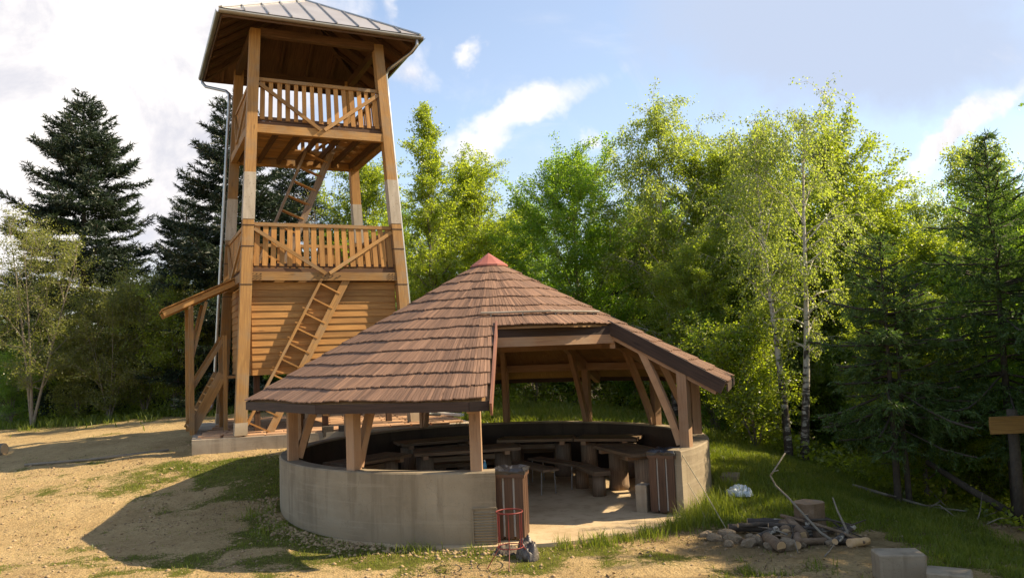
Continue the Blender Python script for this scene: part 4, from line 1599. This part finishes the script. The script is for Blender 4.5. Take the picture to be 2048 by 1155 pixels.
def broadleaf(seed, H, Rr, base=.22, nprim=34, nsec=7, per=14, leaf=.085, droop=0.0, spread=.16, stems=1, trunk_r=.11, lean=(0, 0), top=.55, upang=(62, 22), peak=.42, sidew=.45, bark='bark_grey', mat='leaf_green', upb=.5, wob=.10):
    rr = np.random.RandomState(seed)
    wood = MB()
    anchors, axes = [], []
    for st in range(stems):
        ang = rr.uniform(0, 6.28)
        tilt = 0 if stems == 1 else rr.uniform(.12, .42)
        h = H * (1 if st == 0 else rr.uniform(.7, 1.0))
        N = 12
        T = np.zeros((N, 3))
        ph = rr.uniform(0, 6, 4)
        for i in range(N):
            t = i / (N - 1)
            T[i] = (math.cos(ang) * tilt * h * t * .8 + wob * math.sin(3.1 * t + ph[0]) * t * H * .12 + lean[0] * t ** 1.4, math.sin(ang) * tilt * h * t * .8 + wob * math.sin(2.7 * t + ph[1]) * t * H * .12 + lean[1] * t ** 1.4, h * t)
        r0 = trunk_r * (1 if stems == 1 else .55)
        wood.tube([tuple(p) for p in T], [max(r0 * (1 - .93 * (i / (N - 1)) ** .8), .008) for i in range(N)], 9, False)
        np_ = max(6, nprim // stems)
        for b in range(np_):
            t = base + (1 - base) * ((b + rr.uniform(0, 1)) / np_) * .985
            x = t * (N - 1)
            i0 = min(int(x), N - 2)
            p = T[i0] + (T[i0 + 1] - T[i0]) * (x - i0)
            u = (t - base) / (1 - base)
            prof = max(math.sin(math.pi * min(1, (u ** (math.log(.5) / math.log(peak))))), 0) ** .5 + .14
            L = Rr * prof * rr.uniform(.5, 1.3) / (1 if stems == 1 else 1.3)
            az = b * 2.399 + rr.uniform(-.5, .5) + st
            el = R(90 - (upang[0] + (upang[1] - upang[0]) * u)) + rr.uniform(-.2, .2)
            d = np.array([math.cos(az) * math.cos(el), math.sin(az) * math.cos(el), math.sin(el)])
            pts = [p]
            dd = d.copy()
            for s in range(5):
                dd = unit(dd + rr.normal(size=3) * .13 + np.array([0, 0, .06 - droop * .16]))
                pts.append(pts[-1] + dd * L / 5)
            rb = max(r0 * (1 - .9 * t) * .42, .009)
            wood.tube([tuple(q) for q in pts], [rb * (1 - .85 * s / 5) for s in range(6)], 5, False)
            for s in range(nsec):
                f = .25 + .75 * (s + rr.uniform(0, 1)) / nsec
                xx = f * 5
                j = min(int(xx), 4)
                q = pts[j] + (pts[j + 1] - pts[j]) * (xx - j)
                sd_ = unit(unit(pts[j + 1] - pts[j]) + rr.normal(size=3) * .75 + np.array([0, 0, .10 - droop * .55]))
                ls = max(L * sidew * (1.15 - .6 * f) * rr.uniform(.6, 1.3), .25)
                sp_ = [q]
                d2 = sd_.copy()
                for w in range(3):
                    d2 = unit(d2 + rr.normal(size=3) * .15 + np.array([0, 0, -droop * .55]))
                    sp_.append(sp_[-1] + d2 * ls / 3)
                wood.tube([tuple(q_) for q_ in sp_], [max(rb * .35, .006), .005, .004, .003], 3, False)
                k = max(3, int(per * ls / .6 * rr.uniform(.5, 1.4)))
                fs = rr.uniform(.1, 1.08, k) * 3
                ji = np.clip(fs.astype(int), 0, 2)
                S = np.array(sp_)
                A = S[ji] + (S[ji + 1] - S[ji]) * (fs - ji)[:, None]
                anchors.append(A)
                axes.append(np.repeat(d2[None], k, 0))
    A, X = np.concatenate(anchors), np.concatenate(axes)
    A = A + np.clip(rr.normal(size=A.shape), -2, 2) * spread * np.array([1, 1, .75 + droop * .5])
    A = A[A[:, 2] > .12]
    X = X[:len(A)]
    V, F_, q = leaf_quads(A, leaf, rr, upb=upb, axis=X + np.array([0, 0, -.3 - droop]))
    crown = np_mesh('crown', V, F_, mat, q)
    trunk = wood.mesh('trunk', bark, True)
    return trunk, crown, H


def fir(seed, H, Rr, base=.08, step=.36, per=7, blade=.12, bw=.028, dens=11, mat='needle', trunk_r=.16, gap=.1, rag=.25, power=.85, ups=0.0, hang=0.0):
    rr = np.random.RandomState(seed)
    wood = MB()
    wood.tube([(0, 0, 0), (.02, 0, H * .3), (0, .02, H * .7), (0, 0, H)], [trunk_r, trunk_r * .75, trunk_r * .35, .012], 9, False)
    VV, FF, QQ = [], [], []
    cs, ax = [], []
    z = H * base
    w = 0
    while z < H - .06:
        u = 1 - (z - H * base) / (H * (1 - base))
        Lm = Rr * (u ** power) * 1.02 + .10
        nb = per if u > .15 else 5
        off = rr.uniform(0, 6.28)
        for b in range(nb):
            if rr.uniform() < gap:
                continue
            az = off + 2 * math.pi * b / nb + rr.uniform(-.3, .3)
            L = Lm * rr.uniform(1 - rag, 1 + rag * .8)
            el = .55 - .75 * u + rr.uniform(-.15, .15) + ups
            d = np.array([math.cos(az) * math.cos(el), math.sin(az) * math.cos(el), math.sin(el)])
            p = np.array([0, 0, z + rr.uniform(-.12, .12)])
            n = max(4, int(L / .22))
            pts = [p]
            for s in range(n):
                d = unit(d + np.array([0, 0, (-.035 if s < n * .5 else .10)]) + rr.normal(size=3) * .035)
                pts.append(pts[-1] + d * L / n)
            S = np.array(pts)
            wood.tube([tuple(q) for q in pts[::2] + ([pts[-1]] if n % 2 else [])], .012 + .012 * u, 4, False)
            nt = max(5, int(L / .085))
            for t in range(nt):
                f = (.16 + .84 * (t + .5) / nt)
                x = f * n
                j = min(int(x), n - 1)
                q = S[j] + (S[j + 1] - S[j]) * (x - j)
                dr = unit(S[j + 1] - S[j])
                side = np.cross(dr, [0, 0, 1.0])
                side = unit(side) * (1 if t % 2 else -1)
                td = unit(dr * .75 + side * .85 + np.array([0, 0, -.10 - hang]) + rr.normal(size=3) * (.12 + hang * .8))
                lt = min(.62, .10 + .46 * L * (1 - f) ** .8 * rr.uniform(.6, 1.2))
                k = max(3, int(dens * lt / .3))
                fs = np.linspace(.05, 1, k)
                cs.append(q + np.outer(fs * lt, td))
                ax.append(np.repeat(td[None], k, 0))
            cs.append(S[-1][None] - np.outer(np.linspace(0, .4, 5), unit(S[-1] - S[-2])))
            ax.append(np.repeat(unit(S[-1] - S[-2])[None], 5, 0))
        z += step * (.55 + .65 * u) * rr.uniform(.8, 1.2)
    C, X = np.concatenate(cs), np.concatenate(ax)
    C = np.repeat(C, 2, 0)
    X = np.repeat(X, 2, 0)
    n = len(C)
    X = X + rr.normal(size=(n, 3)) * .55
    X /= np.linalg.norm(X, axis=1, keepdims=True)
    nr = np.cross(X, rr.normal(size=(n, 3)))
    nr /= np.linalg.norm(nr, axis=1, keepdims=True) + 1e-9
    s = (blade * rr.uniform(.7, 1.3, n))[:, None]
    C = C + rr.normal(size=(n, 3)) * .018
    V = np.stack([C - nr * bw / 2, C + nr * bw / 2, C + X * s], 1).reshape(-1, 3)
    crown = np_mesh('crown', V, np.arange(3 * n).reshape(-1, 3), mat, rr.uniform(0, 1, n))
    return wood.mesh('trunk', 'bark_dark', True), crown, H


PROTO = {
    'beech': broadleaf(1, 9.2, 2.9, .10, 54, 12, 92, .082, 0, 0.093, trunk_r=.13, sidew=.55),
    'ash': broadleaf(2, 9.6, 2.5, .08, 58, 11, 88, .080, .1, 0.087, trunk_r=.11, upang=(60, 18), sidew=.55),
    'tall': broadleaf(3, 10.4, 1.6, .08, 56, 10, 84, .078, 0, 0.081, trunk_r=.10, upang=(50, 14), peak=.35, sidew=.5),
    'birch': broadleaf(4, 9.6, 2.1, .12, 52, 11, 90, .066, .8, 0.081, trunk_r=.10, upang=(52, 18), bark='bark_birch', mat='leaf_birch', upb=.1, sidew=.55),
    'birch_b': broadleaf(5, 9.3, 1.8, .16, 48, 10, 84, .066, .9, 0.074, trunk_r=.09, upang=(48, 16), bark='bark_birch', mat='leaf_birch', upb=.1, sidew=.55),
    'lean_birch': broadleaf(6, 8.4, 1.6, .30, 36, 8, 52, .060, .95, 0.068, trunk_r=.115, lean=(.95, -.1), upang=(55, 25), peak=.6, bark='bark_birch', mat='leaf_birch', upb=.1, wob=.30, sidew=.6),
    'twin_birch': broadleaf(16, 7.4, 1.35, .38, 30, 8, 60, .060, .85, 0.074, trunk_r=.105, lean=(-.25, .3), upang=(50, 22), peak=.5, bark='bark_birch', mat='leaf_birch', upb=.1, wob=.2, sidew=.6),
    'bush': broadleaf(7, 3.1, 1.4, .04, 44, 10, 84, .062, 0, 0.081, stems=4, trunk_r=.05, mat='leaf_bush', sidew=.6),
    'bush_b': broadleaf(8, 3.6, 1.8, .04, 46, 10, 84, .070, 0, 0.093, stems=5, trunk_r=.05, mat='leaf_green', sidew=.6),
    'scrub': broadleaf(9, 4.9, 2.1, .06, 50, 10, 56, .062, .15, 0.105, stems=5, trunk_r=.06, mat='leaf_olive', bark='bark_pale', sidew=.6),
    'scrub_b': broadleaf(10, 4.4, 1.9, .05, 48, 10, 66, .066, .1, 0.105, stems=4, trunk_r=.055, mat='leaf_bush', bark='bark_grey', sidew=.6),
    'pale_tree': broadleaf(11, 7.1, 2.5, .18, 48, 10, 40, .058, .1, 0.099, stems=3, trunk_r=.11, mat='leaf_olive', bark='bark_pale', sidew=.6),
    'bare_tree': broadleaf(12, 6.4, 1.4, .35, 20, 6, 2, .050, .0, .14, stems=2, trunk_r=.10, mat='leaf_olive', bark='bark_pale', sidew=.6, upang=(40, 15)),
    'fir_big': fir(21, 13.3, 4.5, .10, .46, 8, .20, .050, 6, trunk_r=.2, rag=.34, power=.70, gap=.10),
    'fir_mid': fir(22, 11.6, 3.4, .08, .42, 8, .18, .046, 6, trunk_r=.17, rag=.32, power=.66, gap=.10),
    'fir_bushy': fir(23, 9.4, 2.7, .05, .38, 7, .15, .040, 8, trunk_r=.16, rag=.36, power=.55),
    'fir_dark': fir(24, 7.3, 2.3, .25, .28, 7, .10, .022, 13, 'needle_shade', trunk_r=.09, rag=.40, power=.90, gap=.16, hang=.35),
    'fir_young': fir(25, 4.9, 1.35, .36, .27, 7, .09, .020, 12, 'needle_shade', trunk_r=.070, rag=.42, power=.75, gap=.30, hang=.35),
}


def gx(px, d):
    return (px - 1024) / 1607.0 * d


def plant(kind, name, label, cat, x, y, scale=1.0, rz=None, group=None, mat=None, widen=1.0, sink=.05):
    tr, cr, H = PROTO[kind]
    t = thing(name, label, cat, (x, y, gz(x, y) - sink), random.uniform(0, 6.28) if rz is None else rz, group)
    t.scale = (scale * widen, scale * widen, scale)
    for nm, me in (('trunk', tr), ('crown', cr)):
        o = add(nm, me, t)
        if nm == 'crown' and mat:
            o.material_slots[0].link = 'OBJECT'
            o.material_slots[0].material = MAT[mat]
    return t


LAND = ((-1, 'at the far sandy corner'), (90, 'round the pale-branched tree'), (130, 'beside the pale-branched tree'), (190, 'at the foot of the tall wide fir'), (235, 'right of the tall wide fir'),
        (270, 'between tall wide fir and bushy fir'), (315, 'below the broad bushy fir'), (380, 'behind the stair canopy'), (440, 'beside the stair canopy post'), (500, 'behind the rear left tower post'),
        (580, 'behind the tower footing'), (680, 'behind the raised cabin'), (770, 'behind the rear right tower post'), (850, 'behind the slab edge'), (930, 'behind the left roof slope'),
        (1000, 'behind the shelter apex'), (1040, 'seen past the shaded inner post'), (1090, 'across the grass behind the entrance'), (1120, 'seen under the roof header'), (1170, 'behind the bright green broad tree'),
        (1230, 'behind the curved rear brace'), (1265, 'behind the snow bar'), (1300, 'at the foot of the deep dark fir'), (1360, 'under the tall drooping birch'), (1400, 'behind the right end posts'), (1450, 'behind the end of the eave'),
        (1490, 'behind the bright bush'), (1540, 'left of the ragged birch'), (1600, 'behind the straight birch trunk'), (1655, 'right behind the leaning birch'), (1705, 'between leaning birch and young fir'), (1770, 'left of the young fir'),
        (1830, 'behind the young fir trunks'), (1885, 'right of the young fir'), (1945, 'between young fir and dark fir'), (2000, 'at the foot of the dark fir'), (2040, 'behind the wooden sign'), (9999, 'beyond the wooden sign'))


def near(px):
    for lim, txt in LAND:
        if px < lim:
            return txt


def forest():
    p = plant
    # conifers on the left and behind the tower
    p('fir_big', 'fir_tree', 'tall dark fir with wide lower boughs rising above the pale thicket', 'fir tree', gx(165, 33), 33, 1.0)
    p('fir_mid', 'fir_tree', 'tall dark fir right behind the tower beside the rain pipe', 'fir tree', gx(468, 30), 30, 1.03)
    p('fir_bushy', 'fir_tree', 'broad bushy dark fir between the tall firs', 'fir tree', gx(372, 36), 36, 1.0)
    p('fir_mid', 'fir_tree', 'dark fir seen through the open middle storey of the tower', 'fir tree', gx(590, 34), 34, .92)
    p('fir_mid', 'fir_tree', 'dark fir deep among the leafy trees behind the shelter roof', 'fir tree', gx(1285, 31), 31, .72, widen=1.15)
    p('fir_bushy', 'fir_tree', 'low dark fir filling the gap behind the shelter eave', 'fir tree', gx(1240, 36), 36, .85)
    p('fir_bushy', 'fir_tree', 'dark fir behind the sandy edge at the far end of the clearing', 'fir tree', gx(30, 40), 40, .80)
    p('fir_dark', 'fir_tree', 'dark fir with bare tip and dense boughs above the wooden sign', 'fir tree', gx(1995, 15.2), 15.2, 1.0)
    p('fir_young', 'fir_tree', 'young dark fir with bare lower trunk on the shaded grass', 'fir tree', 6.80, 14.75, 1.0)
    p('fir_young', 'fir_tree', 'slim young fir twin trunk close beside the young dark fir', 'fir tree', 7.05, 14.85, .86)
    p('fir_dark', 'fir_tree', 'dark fir in the thicket behind the young fir', 'fir tree', gx(1900, 21), 21, .80)
    # leafy trees behind the shelter
    g = 'leafy trees behind the shelter'
    p('tall', 'leafy_tree', 'tall slender leafy tree just right of the tower', 'tree', gx(862, 27), 27, .95, mat='leaf_yellow')
    p('ash', 'leafy_tree', 'yellow-green tree with rounded top behind the shelter apex', 'tree', gx(958, 29), 29, .87, widen=1.1, mat='leaf_yellow')
    p('beech', 'leafy_tree', 'bright green broad tree behind the right roof slope', 'tree', gx(1152, 27), 27, .84, widen=1.12)
    p('ash', 'leafy_tree', 'green tree filling in beside the bright green broad tree', 'tree', gx(1075, 32), 32, .80)
    p('beech', 'leafy_tree', 'leafy tree behind the slender tree by the tower', 'tree', gx(900, 34), 34, .85, mat='leaf_yellow')
    p('ash', 'leafy_tree', 'yellow-green tree seen through the tower beside the rear post', 'tree', gx(745, 31), 31, .92, mat='leaf_yellow')
    p('beech', 'leafy_tree', 'yellow-green tree low behind the tower ladder', 'tree', gx(665, 37), 37, .78, mat='leaf_yellow')
    p('bare_tree', 'bare_tree', 'pale almost leafless tree seen through the middle storey', 'tree', gx(668, 26.5), 26.5, 1.05)
    # birches and mixed trees on the right
    p('birch', 'birch_tree', 'tall drooping birch behind the end of the shelter roof', 'birch', gx(1338, 25), 25, .99, widen=1.15)
    p('birch_b', 'birch_tree', 'birch with ragged twin tops left of the leaning birch', 'birch', gx(1535, 22), 22, .93, widen=1.1)
    p('lean_birch', 'birch_tree', 'leaning birch with white and black trunk and arching top', 'birch', 6.42, 18.35, .95, 0.0)
    p('twin_birch', 'birch_tree', 'straight white birch trunk standing beside the leaning birch', 'birch', 6.12, 18.45, 1.0, 0.0)
    p('beech', 'leafy_tree', 'yellow-green tree between the two tall birches', 'tree', gx(1440, 25), 25, .88, mat='leaf_yellow')
    p('ash', 'leafy_tree', 'yellow-green tree behind the leaning birch', 'tree', gx(1670, 23), 23, .95, widen=1.2, mat='leaf_yellow')
    p('birch', 'birch_tree', 'distant grey-green birch top against the sky gap', 'birch', gx(1850, 31), 31, 1.10)
    p('birch_b', 'birch_tree', 'birch crown rising beside the bare fir tip', 'birch', gx(1958, 24), 24, 1.12, widen=1.1)
    p('ash', 'leafy_tree', 'bright yellow-green tree between young fir and dark fir', 'tree', gx(1880, 21.5), 21.5, .68, mat='leaf_yellow', widen=1.25)
    p('beech', 'leafy_tree', 'sunlit yellow tree behind the dark fir', 'tree', gx(2060, 20), 20, .80, mat='leaf_yellow')
    p('ash', 'leafy_tree', 'leafy tree behind the young dark fir', 'tree', gx(1760, 24), 24, .76, mat='leaf_yellow', widen=1.2)
    p('beech', 'leafy_tree', 'green tree at the back between the tall birches', 'tree', gx(1590, 29), 29, .90)
    # trees of the wood behind, told apart only by their place
    for px, d, k, s, m in ((60, 48, 'beech', .8, None), (260, 46, 'ash', .7, None), (560, 44, 'beech', .8, 'leaf_yellow'), (800, 42, 'ash', 1.0, None), (1010, 41, 'beech', .95, 'leaf_yellow'),
                           (1330, 38, 'ash', 1.05, None), (1480, 36, 'beech', 1.0, 'leaf_yellow'), (1640, 35, 'ash', 1.0, None), (1780, 34, 'beech', .95, 'leaf_yellow'),
                           (1960, 33, 'ash', 1.0, None), (2080, 28, 'beech', 1.0, 'leaf_yellow'), (1420, 31, 'birch_b', .95, None), (1700, 28, 'ash', .95, 'leaf_yellow'), (1500, 29, 'ash', 1.0, None), (1250, 41, 'beech', 1.0, None)):
        p(k, 'leafy_tree', ('deep green' if m is None else 'yellow-green') + ' tree deep in the wood ' + near(px), 'tree', gx(px, d), d, s, mat=m, group='trees deeper in the wood')
    for px, d, s_ in ((95, 39, .72), (255, 40, .68), (320, 42, .75)):
        p('fir_bushy', 'fir_tree', 'dark back-row fir ' + near(px), 'fir tree', gx(px, d), d, s_, group='firs in the back row behind the thicket')
    # trees to the side that throw the shade over the grass
    for x, y, s in ((9.2, 9.9, .66), (10.6, 12.0, .74), (12.4, 12.6, .80), (10.6, 8.4, .74), (8.6, 7.4, .58), (11.2, 14.6, .66), (13.5, 16.5, .75), (12.0, 18.5, .75), (9.0, 6.0, .55)):
        p('beech', 'leafy_tree', 'leafy tree beyond the sign at the side of the clearing', 'tree', x, y, s, group='trees beyond the sign')
    for i, (px, d, s_) in enumerate(((1410, 22.5, .52), (1480, 24, .60), (1570, 23.5, .58), (1640, 24.5, .60), (1710, 23.5, .60), (1790, 22.5, .58), (1930, 20.5, .54), (2035, 18, .52), (1870, 22, .62))):
        p('ash' if i % 2 else 'beech', 'leafy_tree', 'young yellow-green tree at the wood edge ' + near(px), 'tree', gx(px, d), d, s_, mat='leaf_yellow', widen=1.15, group='young trees at the sunny edge of the wood')
    p('ash', 'sapling', 'bright leafy sapling between the young fir and the dark fir', 'tree', 8.05, 16.2, .40, mat='leaf_yellow', widen=1.3)
    p('beech', 'sapling', 'green leafy sapling just left of the wooden sign', 'tree', 8.6, 16.6, .34, mat='leaf_green', widen=1.3)
    # bushes
    p('bush', 'leafy_bush', 'bright yellow-green bush beside the shelter eave and birches', 'bush', gx(1495, 19.0), 19.0, 1.05, mat='leaf_yellow', widen=1.1)
    p('bush_b', 'leafy_bush', 'low green bush between the ring wall and the bright bush', 'bush', gx(1420, 21.5), 21.5, .80)
    p('pale_tree', 'scrub_tree', 'pale-branched thin-leaved tree at the far edge of the sand', 'tree', gx(62, 27.5), 27.5, 1.0)
    for i, (px, d, k, s, m) in enumerate(((-60, 30, 'scrub', 1.0, None), (150, 29, 'scrub_b', .80, 'leaf_olive'), (215, 28.5, 'scrub', .9, None), (285, 29.5, 'scrub', 1.02, None), (345, 29, 'scrub_b', 1.0, None),
                                          (410, 30, 'scrub', .95, None), (100, 32, 'scrub_b', .9, None), (470, 31, 'scrub_b', .8, None), (250, 33, 'scrub', 1.0, None), (20, 28.5, 'scrub_b', .62, 'leaf_green'))):
        p(k, 'scrub_bush', ('tangled pale-stemmed olive bush ' if k == 'scrub' else 'tangled leafy green bush ') + near(px), 'bush', gx(px, d), d, s, mat=m, group='bushes in the thicket along the clearing')
    for i, (px, d, k, s) in enumerate(((545, 30, 'bush_b', .9), (620, 32, 'bush_b', 1.0), (720, 29.5, 'bush', 1.0), (820, 30, 'bush_b', .9), (900, 28.5, 'bush', .95), (985, 29, 'bush_b', .95), (1065, 28, 'bush', 1.0),
                                       (1135, 29, 'bush_b', 1.0), (1205, 28, 'bush', 1.1), (1275, 27, 'bush_b', .9), (1345, 26, 'bush', 1.1), (1110, 33, 'bush_b', 1.2), (1010, 34, 'bush_b', 1.2), (1250, 33, 'bush_b', 1.3), (1390, 30, 'bush_b', 1.3))):
        p(k, 'leafy_bush', ('compact leafy bush ' if k == 'bush' else 'spreading green bush ') + ('further back ' if d > 31 else '') + near(px), 'bush', gx(px, d), d, s, group='bushes behind the shelter wall', mat='leaf_green' if i % 2 else None)
    for i, (px, d, k, s) in enumerate(((1560, 23, 'bush_b', .8), (1660, 22.5, 'bush_b', .8), (1730, 20.0, 'bush', .72), (1850, 18, 'bush_b', .7), (1940, 17.5, 'bush', .85), (2030, 17, 'bush_b', .75), (1780, 21, 'bush_b', .9), (1900, 23, 'bush_b', 1.1), (2010, 21, 'bush_b', 1.0), (1650, 24, 'bush_b', 1.2))):
        p(k, 'leafy_bush', ('compact shaded bush ' if k == 'bush' else 'spreading shaded bush ') + ('deeper in ' if d > 20.9 else '') + near(px), 'bush', gx(px, d), d, s, group='bushes under the firs')


forest()


def blades(n, xr, yr, dens_fn, h, w, rr):
    x = rr.uniform(*xr, n)
    y = rr.uniform(*yr, n)
    k = rr.uniform(0, 1, n) < dens_fn(x, y)
    x, y = x[k], y[k]
    n = len(x)
    z = ground_np(x, y) - .01
    a = rr.uniform(0, 6.28, n)
    hh = h * rr.uniform(.45, 1.35, n) * (.55 + .9 * fbm(x, y, .5, 91, 2))
    ww = w * rr.uniform(.7, 1.3, n)
    lean = rr.uniform(.1, .75, n) * hh
    b = rr.uniform(0, 6.28, n)
    dx, dy = np.cos(a) * ww / 2, np.sin(a) * ww / 2
    P0 = np.stack([x - dx, y - dy, z], 1)
    P1 = np.stack([x + dx, y + dy, z], 1)
    m = np.stack([x + np.cos(b) * lean * .3, y + np.sin(b) * lean * .3, z + hh * .62], 1)
    P2 = m + np.stack([dx, dy, 0 * dx], 1) * .75
    P3 = m - np.stack([dx, dy, 0 * dx], 1) * .75
    tip = np.stack([x + np.cos(b) * lean, y + np.sin(b) * lean, z + hh], 1)
    V = np.stack([P0, P1, P2, P3, tip], 1).reshape(-1, 3)
    i = np.arange(n)[:, None] * 5
    F_ = np.concatenate([i + [0, 1, 2], i + [0, 2, 3], i + [3, 2, 4]], 0)
    q = rr.uniform(0, 1, n)
    return V, F_, np.r_[q, q, q]


def build_grass():
    rr = np.random.RandomState(44)
    slab = np.array([tp(*p) for p in ((-3.2, -2.1), (3.3, -3.5), (4.0, 3.1), (-2.7, 3.5))])

    def outside(x, y):
        k = np.hypot(x - KC[0], y - KC[1]) > 3.93
        ins = np.ones(len(x), bool)
        for i in range(4):
            a, b = slab[i], slab[(i + 1) % 4]
            ins &= ((b[0] - a[0]) * (y - a[1]) - (b[1] - a[1]) * (x - a[0])) > 0
        return k & ~ins

    def f(g0, g1):
        return lambda x, y: np.clip((grass_mask(x, y) - g0) / (g1 - g0), 0, 1) * outside(x, y)
    parts = []
    parts.append(blades(150000, (2.6, 9.5), (9.0, 19.5), f(.42, .85), .095, .010, rr))
    parts.append(blades(75000, (-7.5, 3.0), (9.2, 18.5), f(.44, .95), .05, .009, rr))
    parts.append(blades(16000, (-12, 4.0), (9, 19.5), lambda x, y: (fbm(x, y, .35, 95, 2) > .62) * outside(x, y) * .8, .04, .009, rr))
    parts.append(blades(26000, (-1.5, 9), (18.5, 27), f(.3, .7), .20, .022, rr))
    parts.append(blades(24000, (-24, -1.5), (23, 31), f(.5, .9), .22, .028, rr))
    parts.append(blades(45000, (-15, -6), (10, 25), f(.50, .95), .05, .012, rr))

    # taller tufts along the floor edge at the entrance
    def tuft(cx, cy, s, n, h):
        x = lambda m: None
        return blades(n, (cx - s * 2, cx + s * 2), (cy - s * 2, cy + s * 2), lambda x, y: np.exp(-((x - cx) ** 2 + (y - cy) ** 2) / s ** 2) * (np.hypot(x - KC[0], y - KC[1]) > 3.96), h, .010, rr)
    for ang, s, n, h in ((-39, .30, 2600, .30), (-34, .28, 1800, .30), (-46, .26, 1800, .26), (-50, .20, 1200, .20), (-57, .20, 1300, .20), (-63, .16, 700, .14), (-69, .18, 900, .17), (-76, .14, 500, .16), (-93, .14, 600, .15), (-104, .2, 600, .13), (-20, .3, 1500, .25), (-8, .3, 1200, .22), (-145, .3, 900, .10), (-160, .35, 1200, .12)):
        c = kp(ang, 4.12)
        parts.append(tuft(c[0], c[1], s, n, h))
    V, F_, Q, o = [], [], [], 0
    for v, f_, q in parts:
        V.append(v)
        F_.append(f_ + o)
        Q.append(q)
        o += len(v)
    g = add('grass', np_mesh('grass', np.concatenate(V), np.concatenate(F_), 'grass_blade', np.concatenate(Q)))
    g['kind'] = 'stuff'
    g['label'] = 'tufts of fresh green grass growing over the clearing'
    g['category'] = 'grass'


build_grass()


def build_undergrowth():
    """low leafy ground cover on the floor of the wood"""
    rr = np.random.RandomState(55)
    C = []
    for xr, yr, n, h in (((-24, -2), (28.5, 37), 40000, .7), ((-3, 10), (25.5, 36), 45000, .8), ((5.5, 13), (15, 25), 40000, .6), ((7.6, 12), (12.4, 15.5), 5000, .3)):
        x, y = rr.uniform(*xr, n), rr.uniform(*yr, n)
        k = fbm(x, y, 1.3, 61) > .46
        x, y = x[k], y[k]
        if xr[0] == 5.5:
            k = x > 5.7 + (19.5 - y) * .38
            x, y = x[k], y[k]
        C.append(np.stack([x, y, ground_np(x, y) + rr.uniform(0, 1, len(x)) ** 1.6 * h * (.3 + 1.1 * fbm(x, y, .9, 63, 2))], 1))
    C = np.concatenate(C)
    V, F_, q = leaf_quads(C, .085, rr, .7, .9)
    o = add('undergrowth', np_mesh('undergrowth', V, F_, 'leaf_bush', q))
    o['kind'] = 'stuff'
    o['label'] = 'low leafy undergrowth on the floor of the wood'
    o['category'] = 'undergrowth'


build_undergrowth()


def build_debris():
    """clods, pebbles and dead leaves on the trodden earth"""
    rr = np.random.RandomState(66)
    base = np.array([(1, 0, 0), (0, 1, 0), (-1, 0, 0), (0, -1, 0), (0, 0, 1), (0, 0, -1)], float)
    tri = np.array([(0, 1, 4), (1, 2, 4), (2, 3, 4), (3, 0, 4), (1, 0, 5), (2, 1, 5), (3, 2, 5), (0, 3, 5)])

    def rocks(x, y, s):
        n = len(x)
        z = ground_np(x, y)
        v = base[None] * (s[:, None, None] * rr.uniform(.55, 1.4, (n, 6, 1))) * np.array([1, 1, .6])
        a = rr.uniform(0, 6.28, n)
        c, q = np.cos(a)[:, None], np.sin(a)[:, None]
        v = np.stack([v[..., 0] * c - v[..., 1] * q, v[..., 0] * q + v[..., 1] * c, v[..., 2]], 2)
        v += np.stack([x, y, z + s * .12], 1)[:, None]
        return v.reshape(-1, 3), (tri[None] + np.arange(n)[:, None, None] * 6).reshape(-1, 3)
    n = 11000
    x, y = rr.uniform(-13, 6, n), rr.uniform(8.8, 20, n)
    k = (np.hypot(x - KC[0], y - KC[1]) > 4.0) & (fbm(x, y, 1.1, 71) > .47)
    x, y = x[k], y[k]
    V, F_ = rocks(x, y, .008 + .034 * rr.uniform(0, 1, len(x)) ** 5)
    o = add('pebbles', np_mesh('pebbles', V, F_, 'soil_clod'))
    o['kind'] = 'stuff'
    o['label'] = 'small clods and pebbles scattered over the sandy earth'
    o['category'] = 'pebbles'
    # heap of rubble along the wall foot
    a = np.r_[rr.uniform(-172, -118, 900), rr.uniform(-118, -84, 420)]
    r = 3.95 + np.abs(rr.normal(0, .22, len(a)))
    x, y = KC[0] + r * np.cos(np.radians(a)), KC[1] + r * np.sin(np.radians(a))
    V, F_ = rocks(x, y, .012 + .042 * rr.uniform(0, 1, len(x)) ** 3)
    o = add('rubble', np_mesh('rubble', V, F_, 'soil_clod'))
    o['kind'] = 'stuff'
    o['label'] = 'loose rubble heaped along the foot of the ring wall'
    o['category'] = 'rubble'
    n = 5200
    x, y = np.r_[rr.uniform(-2.5, 8.8, n), rr.uniform(-12, 0, n), rr.uniform(6.6, 9.0, n // 2)], np.r_[rr.uniform(8.6, 12.5, n), rr.uniform(9, 19, n), rr.uniform(11.5, 15, n // 2)]
    k = (np.hypot(x - KC[0], y - KC[1]) > 4.0) & (fbm(x, y, .9, 73) > .53)
    x, y = x[k], y[k]
    C = np.stack([x, y, ground_np(x, y) + .012], 1)
    V, F_, q = leaf_quads(C, .05, rr, .6, 2.5)
    o = add('dead_leaves', np_mesh('dead_leaves', V, F_, 'litter', q))
    o['kind'] = 'stuff'
    o['label'] = 'dead brown leaves strewn over the trodden ground'
    o['category'] = 'leaves'


build_debris()
